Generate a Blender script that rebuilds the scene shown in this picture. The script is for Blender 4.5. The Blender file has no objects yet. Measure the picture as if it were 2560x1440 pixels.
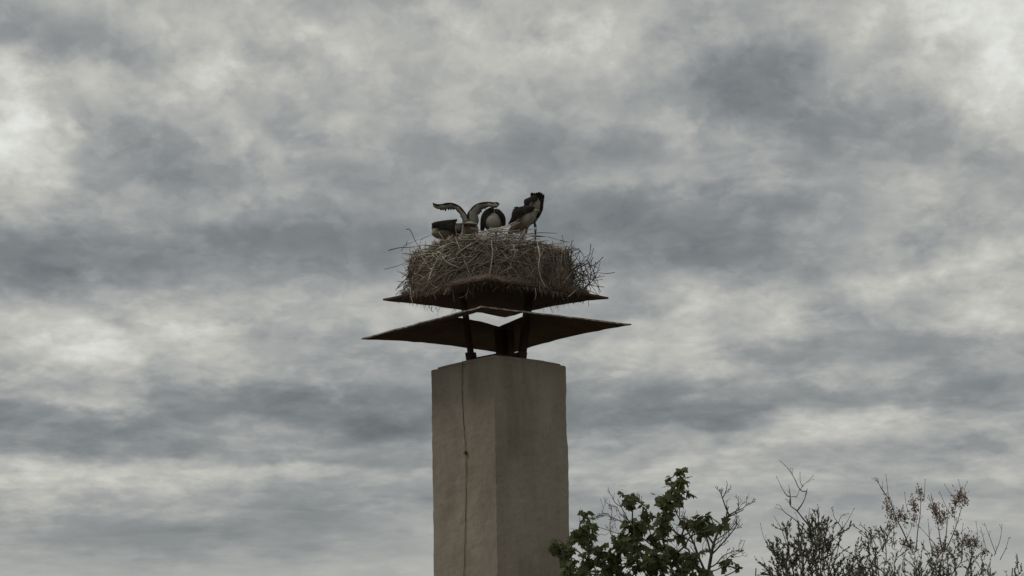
import bpy, bmesh, math, random
from mathutils import Vector, Matrix, noise

random.seed(7)
SC = bpy.context.scene
COL = SC.collection
R = math.radians

# ------------------------------------------------------------------ camera
CH = 8.3                        # height of the chimney top above the ground
FPX, DIST = 5200.0, 22.013
YAW, PITCH, ROLL = 0.0074, 0.1870, -0.0193
CAM = Vector((0.0, -DIST, CH - 3.2967))
fw = Vector((math.sin(YAW) * math.cos(PITCH), math.cos(YAW) * math.cos(PITCH), math.sin(PITCH)))
r0 = Vector((math.cos(YAW), -math.sin(YAW), 0.0))
u0 = r0.cross(fw)
rt = math.cos(ROLL) * r0 + math.sin(ROLL) * u0
up = -math.sin(ROLL) * r0 + math.cos(ROLL) * u0
cd = bpy.data.cameras.new('camera')
cd.sensor_fit = 'HORIZONTAL'
cd.sensor_width = 36.0
cd.lens = FPX / 2560.0 * 36.0
cd.clip_start = 0.1
cd.clip_end = 6000.0
cam = bpy.data.objects.new('camera', cd)
COL.objects.link(cam)
cam.matrix_world = Matrix(((rt.x, up.x, -fw.x, CAM.x), (rt.y, up.y, -fw.y, CAM.y), (rt.z, up.z, -fw.z, CAM.z), (0, 0, 0, 1)))
SC.camera = cam


def ray(px, py):
    return fw + rt * ((px - 1280) / FPX) + up * ((720 - py) / FPX)


def at(px, py, y):
    """world point seen at a photo pixel, at world depth y"""
    d = ray(px, py)
    return CAM + d * ((y - CAM.y) / d.y)


# ------------------------------------------------------------------ world
SUN_EL, SUN_AZ = R(48), R(-82)   # behind the cloud, left of the chimney
W = bpy.data.worlds.new('World')
SC.world = W
W.use_nodes = True
nt = W.node_tree
nt.nodes.clear()
N, L = nt.nodes, nt.links


def nd(t, **kw):
    n = N.new(t)
    for k, v in kw.items():
        setattr(n, k, v)
    return n


def mth(op, a, b=None, c=None):
    n = nd('ShaderNodeMath', operation=op)
    for i, v in enumerate((a, b, c)):
        if v is None:
            continue
        if isinstance(v, (int, float)):
            n.inputs[i].default_value = v
        else:
            L.new(v, n.inputs[i])
    return n.outputs[0]


out = nd('ShaderNodeOutputWorld')
bg = nd('ShaderNodeBackground')
bg.inputs['Strength'].default_value = 0.1
L.new(bg.outputs[0], out.inputs[0])
sky = nd('ShaderNodeTexSky', sky_type='NISHITA')
sky.sun_disc = False
sky.sun_elevation = SUN_EL
sky.sun_rotation = SUN_AZ
tc = nd('ShaderNodeTexCoord')
sep = nd('ShaderNodeSeparateXYZ')
L.new(tc.outputs['Generated'], sep.inputs[0])
dx, dy, dz = sep.outputs
az = mth('ARCTAN2', dx, dy)
el = mth('ARCSINE', dz)
# cloud deck: the view direction carried on to a flat layer overhead
zc = mth('ADD', mth('MAXIMUM', dz, 0.0), 0.13)
dk = nd('ShaderNodeCombineXYZ')
L.new(mth('DIVIDE', dx, zc), dk.inputs[0])
L.new(mth('DIVIDE', dy, zc), dk.inputs[1])


def ntex(vec, scale, detail, rough, dist=0.0, offs=(0, 0, 0), sc=(1, 1, 1), color=False):
    mp = nd('ShaderNodeMapping')
    mp.inputs['Location'].default_value = offs
    mp.inputs['Scale'].default_value = sc
    L.new(vec, mp.inputs[0])
    n = nd('ShaderNodeTexNoise')
    n.inputs['Scale'].default_value = scale
    n.inputs['Detail'].default_value = detail
    n.inputs['Roughness'].default_value = rough
    n.inputs['Distortion'].default_value = dist
    L.new(mp.outputs[0], n.inputs['Vector'])
    return n.outputs['Color' if color else 'Fac']


ae = nd('ShaderNodeCombineXYZ')
L.new(az, ae.inputs[0])
L.new(el, ae.inputs[1])
lg = nd('ShaderNodeCombineXYZ')
L.new(az, lg.inputs[0])
L.new(mth('MULTIPLY', mth('LOGARITHM', mth('ADD', mth('MAXIMUM', el, 0.0), 0.08), 2.718282), 0.46), lg.inputs[1])
# wind-torn outlines: the direction is warped by noise before the cloud masses are laid in
w1 = ntex(lg.outputs[0], 17.0, 5, 0.55, color=True)
w2 = ntex(lg.outputs[0], 60.0, 4, 0.6, color=True)
wv = nd('ShaderNodeVectorMath', operation='MULTIPLY_ADD')
L.new(w1, wv.inputs[0])
wv.inputs[1].default_value = (0.070, 0.030, 0)
L.new(ae.outputs[0], wv.inputs[2])
wv2 = nd('ShaderNodeVectorMath', operation='MULTIPLY_ADD')
L.new(w2, wv2.inputs[0])
wv2.inputs[1].default_value = (0.020, 0.010, 0)
L.new(wv.outputs[0], wv2.inputs[2])
wo = nd('ShaderNodeVectorMath', operation='SUBTRACT')
L.new(wv2.outputs[0], wo.inputs[0])
wo.inputs[1].default_value = (0.045, 0.020, 0)
# cloud masses (photo px x, y, half-width, half-height, tilt deg, brightness step /255)
MASS = [
    # dark
    (150, 100, 190, 75, 5, -30), (330, 330, 150, 70, 25, -8), (440, 400, 240, 95, 18, -20), (590, 440, 170, 60, 20, -8),
    (540, 620, 430, 75, 0, -30), (120, 650, 240, 65, 0, -34), (860, 610, 300, 75, 5, -22), (900, 480, 160, 110, 30, -16),
    (1330, 380, 330, 60, 5, -18), (1960, 230, 250, 110, 8, -42), (1790, 150, 130, 60, 0, -20), (2220, 370, 280, 90, -12, -24),
    (1480, 560, 330, 70, 0, -26), (1900, 540, 380, 70, 0, -34), (1660, 640, 330, 60, 0, -30), (1350, 90, 90, 24, 10, -22),
    (720, 1030, 420, 50, 0, -34), (1060, 1050, 300, 50, 0, -24), (130, 1050, 240, 40, 0, -30), (330, 1115, 320, 26, 0, -24),
    (120, 965, 130, 22, 0, -16), (470, 1335, 330, 50, 0, -26), (900, 1260, 280, 50, 0, -16), (220, 770, 180, 40, 10, -10),
    (1950, 1015, 420, 50, 0, -30), (1560, 1010, 260, 40, 0, -22), (1960, 890, 160, 26, 0, -26), (2200, 790, 140, 50, 0, -20),
    (2350, 1120, 120, 36, 0, -22), (2450, 900, 220, 40, 0, -14), (2330, 980, 300, 36, 0, -14), (860, 1160, 280, 22, 0, -12),
    (1530, 1320, 300, 90, 0, -10), (640, 130, 60, 40, 30, -12), (1000, 200, 80, 60, 0, -8), (2010, 660, 240, 40, 0, -16),
    # light
    (30, 210, 80, 90, 0, 40), (50, 370, 110, 90, 0, 40), (490, 170, 70, 60, 0, 24), (620, 385, 70, 45, 20, 26),
    (930, 320, 90, 70, 15, 26), (600, 60, 330, 60, 0, 10), (330, 190, 240, 40, 0, 20), (950, 130, 150, 80, 0, 12),
    (1320, 150, 170, 75, 0, 20), (1500, 90, 150, 70, 0, 10), (190, 335, 36, 24, 30, 30), (2500, 90, 150, 130, 0, 50),
    (2560, 240, 100, 90, 0, 34), (2280, 40, 150, 50, 0, 26), (1680, 330, 220, 36, 5, 16), (1580, 465, 150, 26, 0, 22),
    (2490, 660, 130, 60, 0, 34), (2300, 690, 140, 40, -15, 16), (1880, 800, 160, 75, 0, 34), (1560, 880, 130, 50, 0, 16),
    (130, 850, 170, 85, 0, 32), (270, 860, 120, 60, 0, 22), (480, 855, 90, 60, 0, 34), (760, 790, 180, 45, 0, 14),
    (190, 995, 170, 16, 0, 24), (1000, 1015, 90, 15, 0, 12), (220, 1190, 280, 34, 0, 22), (130, 1250, 110, 30, 0, 22),
    (690, 1080, 120, 22, 0, 20), (700, 1185, 260, 18, 0, 16), (2150, 1090, 330, 40, 0, 18), (1600, 1180, 320, 40, 0, 16),
    (2480, 1180, 160, 40, 0, 16), (2380, 780, 160, 40, 0, 16), (560, 520, 200, 24, -12, 14), (150, 540, 170, 40, 0, 14),
    (500, 260, 120, 60, 0, 12), (900, 1420, 1300, 50, 0, 9), (2100, 1400, 500, 70, 0, 8), (700, 470, 160, 50, 10, 12), (1700, 810, 90, 50, 0, 12), (1150, 300, 130, 60, 0, 10),
]
val = None
for (px, py, hw, hh, tl, st) in MASS:
    d = ray(px, py).normalized()
    a0, e0 = math.atan2(d.x, d.y), math.asin(d.z)
    gt = nd('ShaderNodeTexGradient', gradient_type='SPHERICAL')
    tm = gt.texture_mapping
    tm.vector_type = 'TEXTURE'
    tm.translation = (a0, e0, 0)
    tm.rotation = (0, 0, -R(tl))
    tm.scale = (hw / FPX * 1.95, hh / FPX * 1.95, 1)
    L.new(wo.outputs[0], gt.inputs[0])
    g = nd('ShaderNodeMapRange', interpolation_type='SMOOTHSTEP')
    L.new(gt.outputs['Fac'], g.inputs[0])
    g.inputs['To Min'].default_value = 0.0
    g.inputs['To Max'].default_value = st / 255.0
    val = mth('ADD', g.outputs[0], 0.616 if val is None else val)
na = ntex(dk.outputs[0], 1.5, 9, 0.54, 0.2, offs=(3.1, 0.7, 0))
nb = ntex(dk.outputs[0], 4.0, 8, 0.56, 0.15, offs=(0, 5.2, 2))
nc = ntex(lg.outputs[0], 24.0, 7, 0.52, 0.12, offs=(0, 2.2, 2))
ne = ntex(lg.outputs[0], 78.0, 6, 0.58, 0.35, offs=(4, 1, 2))
nf = ntex(lg.outputs[0], 40.0, 5, 0.5, 0.1, offs=(7, 3, 1))
# towards the horizon the deck runs together into an even veil
veil = nd('ShaderNodeMapRange', interpolation_type='SMOOTHSTEP')
L.new(el, veil.inputs[0])
veil.inputs['From Min'].default_value = 0.045
veil.inputs['From Max'].default_value = 0.105
veil.inputs['To Min'].default_value = 0.30
veil.inputs['To Max'].default_value = 1.0
mac = mth('ADD', mth('MULTIPLY', mth('SUBTRACT', na, 0.5), 0.20), mth('MULTIPLY', mth('SUBTRACT', nb, 0.5), 0.15))
mac = mth('ADD', mac, mth('MULTIPLY', mth('SUBTRACT', nc, 0.5), 0.18))
val = mth('MULTIPLY_ADD', mac, veil.outputs[0], val)
# the lit tops are heaped in small puffs, the grey bases are smooth
puf = nd('ShaderNodeMapRange', interpolation_type='SMOOTHSTEP')
L.new(val, puf.inputs[0])
puf.inputs['From Min'].default_value = 0.50
puf.inputs['From Max'].default_value = 0.74
puf.inputs['To Min'].default_value = 0.40
puf.inputs['To Max'].default_value = 1.0
bil = mth('SUBTRACT', mth('MULTIPLY', mth('ABSOLUTE', mth('SUBTRACT', nf, 0.5)), 3.0), 0.25)
val = mth('MULTIPLY_ADD', mth('MULTIPLY', puf.outputs[0], veil.outputs[0]), mth('ADD', mth('MULTIPLY', mth('SUBTRACT', ne, 0.5), 0.16), mth('MULTIPLY', bil, 0.08)), val)
for (cv, scl, of, a0_, a1_, amp) in ((lg.outputs[0], 13.0, (5, 9, 3), .480, .565, .042), (lg.outputs[0], 34.0, (2, 6, 8), .495, .580, .030),
                                     (dk.outputs[0], 2.4, (8, 1, 4), .49, .55, .036)):
    sh_ = nd('ShaderNodeMapRange', interpolation_type='SMOOTHSTEP')
    L.new(ntex(cv, scl, 7, 0.56, 0.25, offs=of), sh_.inputs[0])
    sh_.inputs['From Min'].default_value = a0_
    sh_.inputs['From Max'].default_value = a1_
    val = mth('ADD', val, mth('MULTIPLY', mth('MULTIPLY', mth('SUBTRACT', sh_.outputs[0], 0.42), veil.outputs[0]), amp))
# the deck is a little thinner, so brighter, towards the zenith
val = mth('ADD', val, mth('MULTIPLY', mth('MAXIMUM', dz, 0.0), 0.22))
cr = nd('ShaderNodeValToRGB')
cr.color_ramp.interpolation = 'LINEAR'


def lin(*c):
    return tuple(((v / 255 + .055) / 1.055) ** 2.4 if v > 10 else v / 255 / 12.92 for v in c) + (1,)


stops = [(0.36, (99, 103, 106)), (0.50, (127, 131, 133)), (0.58, (147, 150, 150)), (0.66, (170, 171, 168)), (0.75, (192, 192, 184)),
         (0.87, (221, 222, 216)), (1.0, (246, 246, 243))]
e = cr.color_ramp.elements
e[0].position, e[0].color = stops[0][0], lin(*stops[0][1])
e[1].position, e[1].color = stops[-1][0], lin(*stops[-1][1])
for p, c in stops[1:-1]:
    x = e.new(p)
    x.color = lin(*c)
L.new(val, cr.inputs[0])
sc10 = nd('ShaderNodeVectorMath', operation='SCALE')
L.new(cr.outputs[0], sc10.inputs[0])
sc10.inputs['Scale'].default_value = 10.0
mx = nd('ShaderNodeMix', data_type='RGBA')
mx.inputs['Factor'].default_value = 0.97
L.new(sky.outputs[0], mx.inputs['A'])
L.new(sc10.outputs[0], mx.inputs['B'])
L.new(mx.outputs['Result'], bg.inputs['Color'])

# ------------------------------------------------------------------ sun and exposure
sl = bpy.data.lights.new('sun', 'SUN')
sl.energy = 1.0
sl.angle = R(14)
sl.color = (1.0, 0.95, 0.87)
so = bpy.data.objects.new('sun', sl)
COL.objects.link(so)
sd = Vector((math.sin(SUN_AZ) * math.cos(SUN_EL), math.cos(SUN_AZ) * math.cos(SUN_EL), math.sin(SUN_EL)))
so.rotation_euler = sd.to_track_quat('Z', 'Y').to_euler()
so.location = (-8, 10, 30)
SC.view_settings.view_transform = 'Standard'
SC.view_settings.look = 'None'
SC.view_settings.gamma = 1.0
SC.view_settings.exposure = 0.0
SC.view_settings.use_curve_mapping = False


# ------------------------------------------------------------------ helpers
class MB:
    def __init__(s):
        s.v, s.f, s.m = [], [], []

    def add(s, vs, fs, m=0):
        o = len(s.v)
        s.v += [tuple(v) for v in vs]
        s.f += [tuple(i + o for i in f) for f in fs]
        s.m += [m] * len(fs)

    def tube(s, pts, rad, n=4, m=0, cap=True, twist=0.0):
        """tapered tube through pts; rad is a list or (r0, r1)"""
        pts = [Vector(p) for p in pts]
        k = len(pts)
        if len(rad) != k:
            rad = [rad[0] + (rad[1] - rad[0]) * i / (k - 1) for i in range(k)]
        vs, fs = [], []
        t = (pts[1] - pts[0]).normalized()
        a = t.orthogonal().normalized()
        for i in range(k):
            t = (pts[min(i + 1, k - 1)] - pts[max(i - 1, 0)]).normalized()
            a = (a - t * a.dot(t))
            a = a.normalized() if a.length > 1e-6 else t.orthogonal().normalized()
            b = t.cross(a)
            for j in range(n):
                q = 2 * math.pi * j / n + twist
                vs.append(pts[i] + (a * math.cos(q) + b * math.sin(q)) * rad[i])
        for i in range(k - 1):
            for j in range(n):
                fs.append((i * n + j, i * n + (j + 1) % n, (i + 1) * n + (j + 1) % n, (i + 1) * n + j))
        if cap:
            fs.append(tuple(reversed(range(n))))
            fs.append(tuple((k - 1) * n + j for j in range(n)))
        s.add(vs, fs, m)

    def build(s, name, mats, parent=None, smooth=True):
        me = bpy.data.meshes.new(name)
        me.from_pydata(s.v, [], s.f)
        if not isinstance(mats, (list, tuple)):
            mats = [mats]
        for mt in mats:
            me.materials.append(mt)
        if len(mats) > 1:
            me.polygons.foreach_set('material_index', s.m)
        if smooth:
            me.polygons.foreach_set('use_smooth', [True] * len(me.polygons))
        me.update()
        o = bpy.data.objects.new(name, me)
        COL.objects.link(o)
        if parent:
            o.parent = parent
            o.matrix_parent_inverse = Matrix.Translation(-parent.location)
        return o


def tag(o, label=None, cat=None, group=None, kind=None):
    for k, v in (('label', label), ('category', cat), ('group', group), ('kind', kind)):
        if v:
            o[k] = v
    return o


def thing(name, label, cat, loc, group=None):
    o = bpy.data.objects.new(name, None)
    COL.objects.link(o)
    o.empty_display_size = 0.2
    o.location = loc
    return tag(o, label, cat, group)


def catmull(pts, n):
    """n+1 points along a Catmull-Rom curve through pts"""
    P = [Vector(p) for p in pts]
    P = [P[0] * 2 - P[1]] + P + [P[-1] * 2 - P[-2]]
    segs = len(P) - 3
    res = []
    for i in range(n + 1):
        t = i / n * segs
        k = min(int(t), segs - 1)
        t -= k
        a, b, c, d = P[k:k + 4]
        res.append(0.5 * ((2 * b) + (c - a) * t + (2 * a - 5 * b + 4 * c - d) * t * t + (3 * b - a - 3 * c + d) * t ** 3))
    return res


def mat(name, cols, scale=8.0, rough=0.85, bump=0.3, bscale=None, bdist=0.01, sc=(1, 1, 1), detail=6, spec=0.3, pos=(0.32, 0.68), rnd=0.0,
        trans=0.0):
    m = bpy.data.materials.new(name)
    m.use_nodes = True
    t = m.node_tree
    b = t.nodes['Principled BSDF']
    b.inputs['Roughness'].default_value = rough
    b.inputs['Specular IOR Level'].default_value = spec
    co = t.nodes.new('ShaderNodeTexCoord')
    mp = t.nodes.new('ShaderNodeMapping')
    mp.inputs['Scale'].default_value = sc
    t.links.new(co.outputs['Object'], mp.inputs[0])
    n = t.nodes.new('ShaderNodeTexNoise')
    n.inputs['Scale'].default_value = scale
    n.inputs['Detail'].default_value = detail
    n.inputs['Roughness'].default_value = 0.6
    t.links.new(mp.outputs[0], n.inputs['Vector'])
    r = t.nodes.new('ShaderNodeValToRGB')
    k = len(cols)
    el_ = r.color_ramp.elements
    for i in range(k):
        p = pos[0] + (pos[1] - pos[0]) * i / max(1, k - 1)
        x = el_[i] if i < 2 else el_.new(p)
        x.position = p
        x.color = tuple(cols[i]) + (1,)
    t.links.new(n.outputs['Fac'], r.inputs[0])
    src = r.outputs[0]
    if rnd:
        oi = t.nodes.new('ShaderNodeObjectInfo')
        hv = t.nodes.new('ShaderNodeHueSaturation')
        mr = t.nodes.new('ShaderNodeMapRange')
        mr.inputs['To Min'].default_value = 1 - rnd
        mr.inputs['To Max'].default_value = 1 + rnd
        t.links.new(oi.outputs['Random'], mr.inputs[0])
        t.links.new(mr.outputs[0], hv.inputs['Value'])
        t.links.new(src, hv.inputs['Color'])
        src = hv.outputs[0]
    t.links.new(src, b.inputs['Base Color'])
    if bump:
        n2 = t.nodes.new('ShaderNodeTexNoise')
        n2.inputs['Scale'].default_value = bscale or scale * 4
        n2.inputs['Detail'].default_value = 6
        t.links.new(mp.outputs[0], n2.inputs['Vector'])
        bp = t.nodes.new('ShaderNodeBump')
        bp.inputs['Strength'].default_value = bump
        bp.inputs['Distance'].default_value = bdist
        t.links.new(n2.outputs['Fac'], bp.inputs['Height'])
        t.links.new(bp.outputs[0], b.inputs['Normal'])
    if trans:
        tr = t.nodes.new('ShaderNodeBsdfTranslucent')
        t.links.new(src, tr.inputs['Color'])
        ms = t.nodes.new('ShaderNodeMixShader')
        ms.inputs[0].default_value = trans
        t.links.new(b.outputs[0], ms.inputs[1])
        t.links.new(tr.outputs[0], ms.inputs[2])
        t.links.new(ms.outputs[0], t.nodes['Material Output'].inputs['Surface'])
    return m


def fbm(p, o=4):
    return noise.fractal(Vector(p), 1.0, 2.0, o)


# ------------------------------------------------------------------ ground
gm = mat('rough_grass', [(0.055, 0.058, 0.028), (0.10, 0.092, 0.05), (0.15, 0.125, 0.08)], 0.6, 0.95, 0.6, 6, 0.05)
g = MB()
GN, GS = 40, 2600.0
for j in range(GN + 1):
    for i in range(GN + 1):
        x = (i / GN * 2 - 1)
        y = (j / GN * 2 - 1)
        x, y = math.copysign(abs(x) ** 3, x) * GS, math.copysign(abs(y) ** 3, y) * GS
        g.v.append((x, y, 0.12 * fbm((x * .03, y * .03, 0)) if math.hypot(x, y) > 3 else 0.0))
for j in range(GN):
    for i in range(GN):
        k = j * (GN + 1) + i
        g.f.append((k, k + 1, k + GN + 2, k + GN + 1))
        g.m.append(0)
tag(g.build('ground', gm), kind='structure')

# ------------------------------------------------------------------ chimney
PSI = 0.7069
CA, CB = 0.5, 0.5273
plaster = mat('weathered_render', [(0.20, 0.173, 0.145), (0.258, 0.227, 0.191), (0.305, 0.27, 0.229)], 1.6, 0.92, 0.35, 60, 0.006,
              sc=(1, 1, 0.45), pos=(0.3, 0.7), spec=0.2)
# streaks and blotches of wear on the render
t_ = plaster.node_tree
b_ = t_.nodes['Principled BSDF']
src_ = b_.inputs['Base Color'].links[0].from_socket
co_ = t_.nodes.new('ShaderNodeTexCoord')


def wear(scale, sc, lo, hi, dark):
    global src_
    mp = t_.nodes.new('ShaderNodeMapping')
    mp.inputs['Scale'].default_value = sc
    t_.links.new(co_.outputs['Object'], mp.inputs[0])
    n = t_.nodes.new('ShaderNodeTexNoise')
    n.inputs['Scale'].default_value = scale
    n.inputs['Detail'].default_value = 8
    n.inputs['Roughness'].default_value = 0.65
    t_.links.new(mp.outputs[0], n.inputs['Vector'])
    mr = t_.nodes.new('ShaderNodeMapRange')
    mr.inputs['From Min'].default_value = lo
    mr.inputs['From Max'].default_value = hi
    t_.links.new(n.outputs['Fac'], mr.inputs[0])
    m = t_.nodes.new('ShaderNodeMix')
    m.data_type = 'RGBA'
    m.blend_type = 'MULTIPLY'
    m.inputs['B'].default_value = dark + (1,)
    t_.links.new(mr.outputs[0], m.inputs['Factor'])
    t_.links.new(src_, m.inputs['A'])
    src_ = m.outputs['Result']
    t_.links.new(src_, b_.inputs['Base Color'])


wear(9.0, (1, 1, 0.10), 0.52, 0.78, (0.90, 0.88, 0.87))
wear(1.3, (1, 1, 0.5), 0.42, 0.66, (0.86, 0.83, 0.80))
wear(26.0, (1, 1, 0.8), 0.52, 0.76, (0.76, 0.76, 0.74))
wear(3.2, (1, 1, 0.28), 0.54, 0.70, (0.80, 0.80, 0.77))
wear(70.0, (1, 1, 0.7), 0.62, 0.78, (0.70, 0.68, 0.66))

iron = mat('sooty_iron', [(0.038, 0.019, 0.016), (0.060, 0.031, 0.026), (0.095, 0.044, 0.036)], 5, 0.8, 0.4, 30, 0.004)
rim_m = mat('rim_lichen', [(0.09, 0.068, 0.056), (0.22, 0.19, 0.165), (0.44, 0.41, 0.37)], 14, 0.9, 0.5, 60, 0.004)
rust = mat('rusty_wire', [(0.085, 0.058, 0.042), (0.13, 0.09, 0.065)], 20, 0.8, 0.2)

chim = thing('chimney', 'tall square rendered chimney topped by two dark iron hoods under the nest', 'chimney', (0, 0, 0))


def rotz(x, y, a=PSI):
    return (x * math.cos(a) - y * math.sin(a), x * math.sin(a) + y * math.cos(a))


sh = MB()
ring = []
EDGE = 14
corn = [(-CA, -CB), (CA, -CB), (CA, CB), (-CA, CB)]
BV = 0.012
for k in range(4):
    a, b = Vector(corn[k]), Vector(corn[(k + 1) % 4])
    d = (b - a).normalized()
    for i in range(EDGE + 1):
        ring.append(a + d * (BV + ((b - a).length - 2 * BV) * i / EDGE))
nr = len(ring)
zs = [0.0, 1.5, 3.0, 4.2, 5.2] + [5.6 + i * (CH - 5.6 - .004) / 60 for i in range(60)] + [CH - .012, CH]
for zi, z in enumerate(zs):
    for p in ring:
        n_ = Vector(p).normalized()
        k = 0.008 * fbm((p[0] * 2.2, p[1] * 2.2, z * 1.6)) + 0.006 * fbm((p[0] * 11 + 5, p[1] * 11, z * 9))
        s = 0.988 if z == CH else 1.003
        X, Y = rotz(p[0] * s + n_.x * k, p[1] * s + n_.y * k)
        sh.v.append((X, Y, z + (0.006 * fbm((p[0] * 7, p[1] * 7, 1)) if z > CH - .02 else 0)))
for zi in range(len(zs) - 1):
    for i in range(nr):
        j = (i + 1) % nr
        sh.f.append((zi * nr + i, zi * nr + j, (zi + 1) * nr + j, (zi + 1) * nr + i))
        sh.m.append(0)
o = (len(zs) - 1) * nr
sh.f.append(tuple(o + i for i in range(nr)))
sh.m.append(0)
shaft = sh.build('shaft', plaster, chim, smooth=False)

# mortar bed on the chimney top: an uneven slab set back from the edges
cb = MB()
cpl = [(-.492, -.518), (-.10, -.522), (.21, -.512), (.215, -.500), (.45, -.498), (.455, -.47), (.47, .48), (.1, .5), (-.44, .49), (-.47, .3),
       (-.474, .02), (-.494, .0)]
for zz, s in ((CH - .004, 1.0), (CH + .028, 0.995), (CH + .034, .97)):
    for (x, y) in cpl:
        lo = 0.0
        if zz > CH:
            lo = -0.012 if x > .3 else 0.0
        X, Y = rotz(x * s, y * s)
        cb.v.append((X, Y, zz + lo + (0.004 * fbm((x * 9, y * 9, 3)) if zz > CH else 0)))
n = len(cpl)
for q in range(2):
    for i in range(n):
        j = (i + 1) % n
        cb.f.append((q * n + i, q * n + j, (q + 1) * n + j, (q + 1) * n + i))
        cb.m.append(0)
cb.f.append(tuple(2 * n + i for i in range(n)))
cb.m.append(0)
cb.build('crown_slab', plaster, chim, smooth=False)

# flue opening on the crown, dark brick collar
cl = MB()
for (s, z) in ((.34, CH + .02), (.34, CH + .13), (.27, CH + .13), (.27, CH - .3)):
    for (x, y) in ((-1, -1), (1, -1), (1, 1), (-1, 1)):
        X, Y = rotz(x * s * .6, y * s * .6)
        cl.v.append((X, Y + .10, z))
for q in range(3):
    for i in range(4):
        j = (i + 1) % 4
        cl.f.append((q * 4 + i, q * 4 + j, q * 4 + 4 + j, q * 4 + 4 + i))
        cl.m.append(0)
cl.build('flue_collar', iron, chim, smooth=False)

# lightning wire down the left face with a clamp
wp = []
wire_px = [(1158, 903), (1157, 960), (1159, 1020), (1162, 1075), (1166, 1131), (1167, 1190), (1166, 1290), (1164, 1360), (1162, 1440), (1160, 1520)]
nrm = Vector(rotz(-1, 0)).to_3d()          # left visible face looks along -x of the shaft
pl = Vector(rotz(-CA, 0)).to_3d()
for (px, py) in wire_px:
    d = ray(px, py)
    t = (pl - CAM).dot(nrm) / d.dot(nrm)
    wp.append(CAM + d * t + nrm * 0.011)
wp = catmull(wp, 40)
wp = [p + Vector((0.003 * math.sin(i * 2.1), 0, 0)) for i, p in enumerate(wp)]
wp.append(Vector((wp[-1].x, wp[-1].y, 0.2)))
wb = MB()
wb.tube(wp, (0.0033, 0.0033), 6)
wire = wb.build('lightning_wire', rust, chim)
cb2 = MB()
d = ray(1166, 1132)
cp = CAM + d * ((pl - CAM).dot(nrm) / d.dot(nrm))
side = Vector((-nrm.y, nrm.x, 0))
for q, (w_, h_, e_) in enumerate(((.010, .016, .0), (.018, .006, .0))):
    vs = []
    for z in (-h_, h_):
        for s_ in (-w_, w_):
            for dd in (-0.01, 0.030 - q * .006):
                vs.append(cp + side * s_ + nrm * dd + Vector((0, 0, z)))
    cb2.add(vs, [(0, 1, 3, 2), (4, 6, 7, 5), (0, 4, 5, 1), (2, 3, 7, 6), (1, 5, 7, 3), (0, 2, 6, 4)])
cl_o = cb2.build('clamp', rust, wire, smooth=False)
cl_o.matrix_parent_inverse = Matrix()


# the two iron hoods
def hood_z(x, y, half, hole, z0, rise):
    k = max(abs(x), abs(y))
    return z0 + rise * (half - k) / (half - hole)


def plane_tilt(X, Y, tx, ty):
    return tx * X + ty * Y


def make_hood(name, label, half, hole, z0, rise, dpsi, tx, ty, ox, arch, thick, seed, dip=0.0, rim=None):
    a = PSI + dpsi
    mb = MB()
    n, rg = 20, 8
    rings = []
    for q in range(rg + 1):
        k = half + (hole - half) * q / rg
        row = []
        for c in range(4):
            p, p2 = [(-1, -1), (1, -1), (1, 1), (-1, 1)][c], [(1, -1), (1, 1), (-1, 1), (-1, -1)][c]
            for i in range(n):
                t = i / n
                x, y = k * (p[0] + (p2[0] - p[0]) * t), k * (p[1] + (p2[1] - p[1]) * t)
                X, Y = rotz(x, y, a)
                z = hood_z(x, y, half, hole, z0, rise) + plane_tilt(X, Y, tx, ty)
                z += arch[c] * 4 * t * (1 - t) * (1 - q / rg) ** 1.5
                z += 0.005 * fbm((X * 5, Y * 5, seed)) + (0.004 * fbm((X * 22, Y * 22, seed + 3)) if q == 0 else 0)
                z -= dip * max(0.0, (x + y) / (2 * hole)) ** 2 * (q / rg) ** 3 if x > -hole and y > -hole else 0
                w = 1 + (0.004 * fbm((X * 8, Y * 8, seed + 7)) if q == 0 else 0)
                row.append(Vector((X * w + ox, Y * w, z)))
        rings.append(row)
    m = 4 * n
    for row in rings:
        mb.v += [tuple(p) for p in row]
    off = len(mb.v)
    for row in rings:
        mb.v += [(p.x, p.y, p.z + thick) for p in row]
    for q in range(rg):
        for i in range(m):
            j = (i + 1) % m
            mb.f.append((q * m + j, q * m + i, (q + 1) * m + i, (q + 1) * m + j))
            mb.m.append(0)
            mb.f.append((off + q * m + i, off + q * m + j, off + (q + 1) * m + j, off + (q + 1) * m + i))
            mb.m.append(1)
    for i in range(m):
        j = (i + 1) % m
        mb.f.append((i, j, off + j, off + i))
        mb.m.append(1)
        mb.f.append((rg * m + j, rg * m + i, off + rg * m + i, off + rg * m + j))
        mb.m.append(0)
    ob = mb.build(name, [iron, rim or rim_m], chim, smooth=False)
    ob['label'] = label
    return ob


H1, HALF1, HOLE1 = CH + .3863, 1.031, 0.310
RISE1 = (HALF1 - HOLE1) * 0.245
H2, HALF2, HOLE2 = CH + .7419, 0.8614, 0.06
RISE2 = (HALF2 - HOLE2) * 0.235
hood1 = make_hood('chimney_hood', 'wider lower iron hood with a square opening', HALF1, HOLE1, H1, RISE1, -.0142, .0185, -.0117, -.0251,
                  (0.0, 0.034, 0.036, 0.0), 0.014, 2.0, dip=0.05)
hood2 = make_hood('chimney_hood', 'smaller upper iron hood carrying the nest', HALF2, HOLE2, H2, RISE2, -.0124, -.0243, .0151, -.0204,
                  (0.012, 0.03, 0.02, 0.012), 0.020, 9.0, rim=iron)


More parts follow.
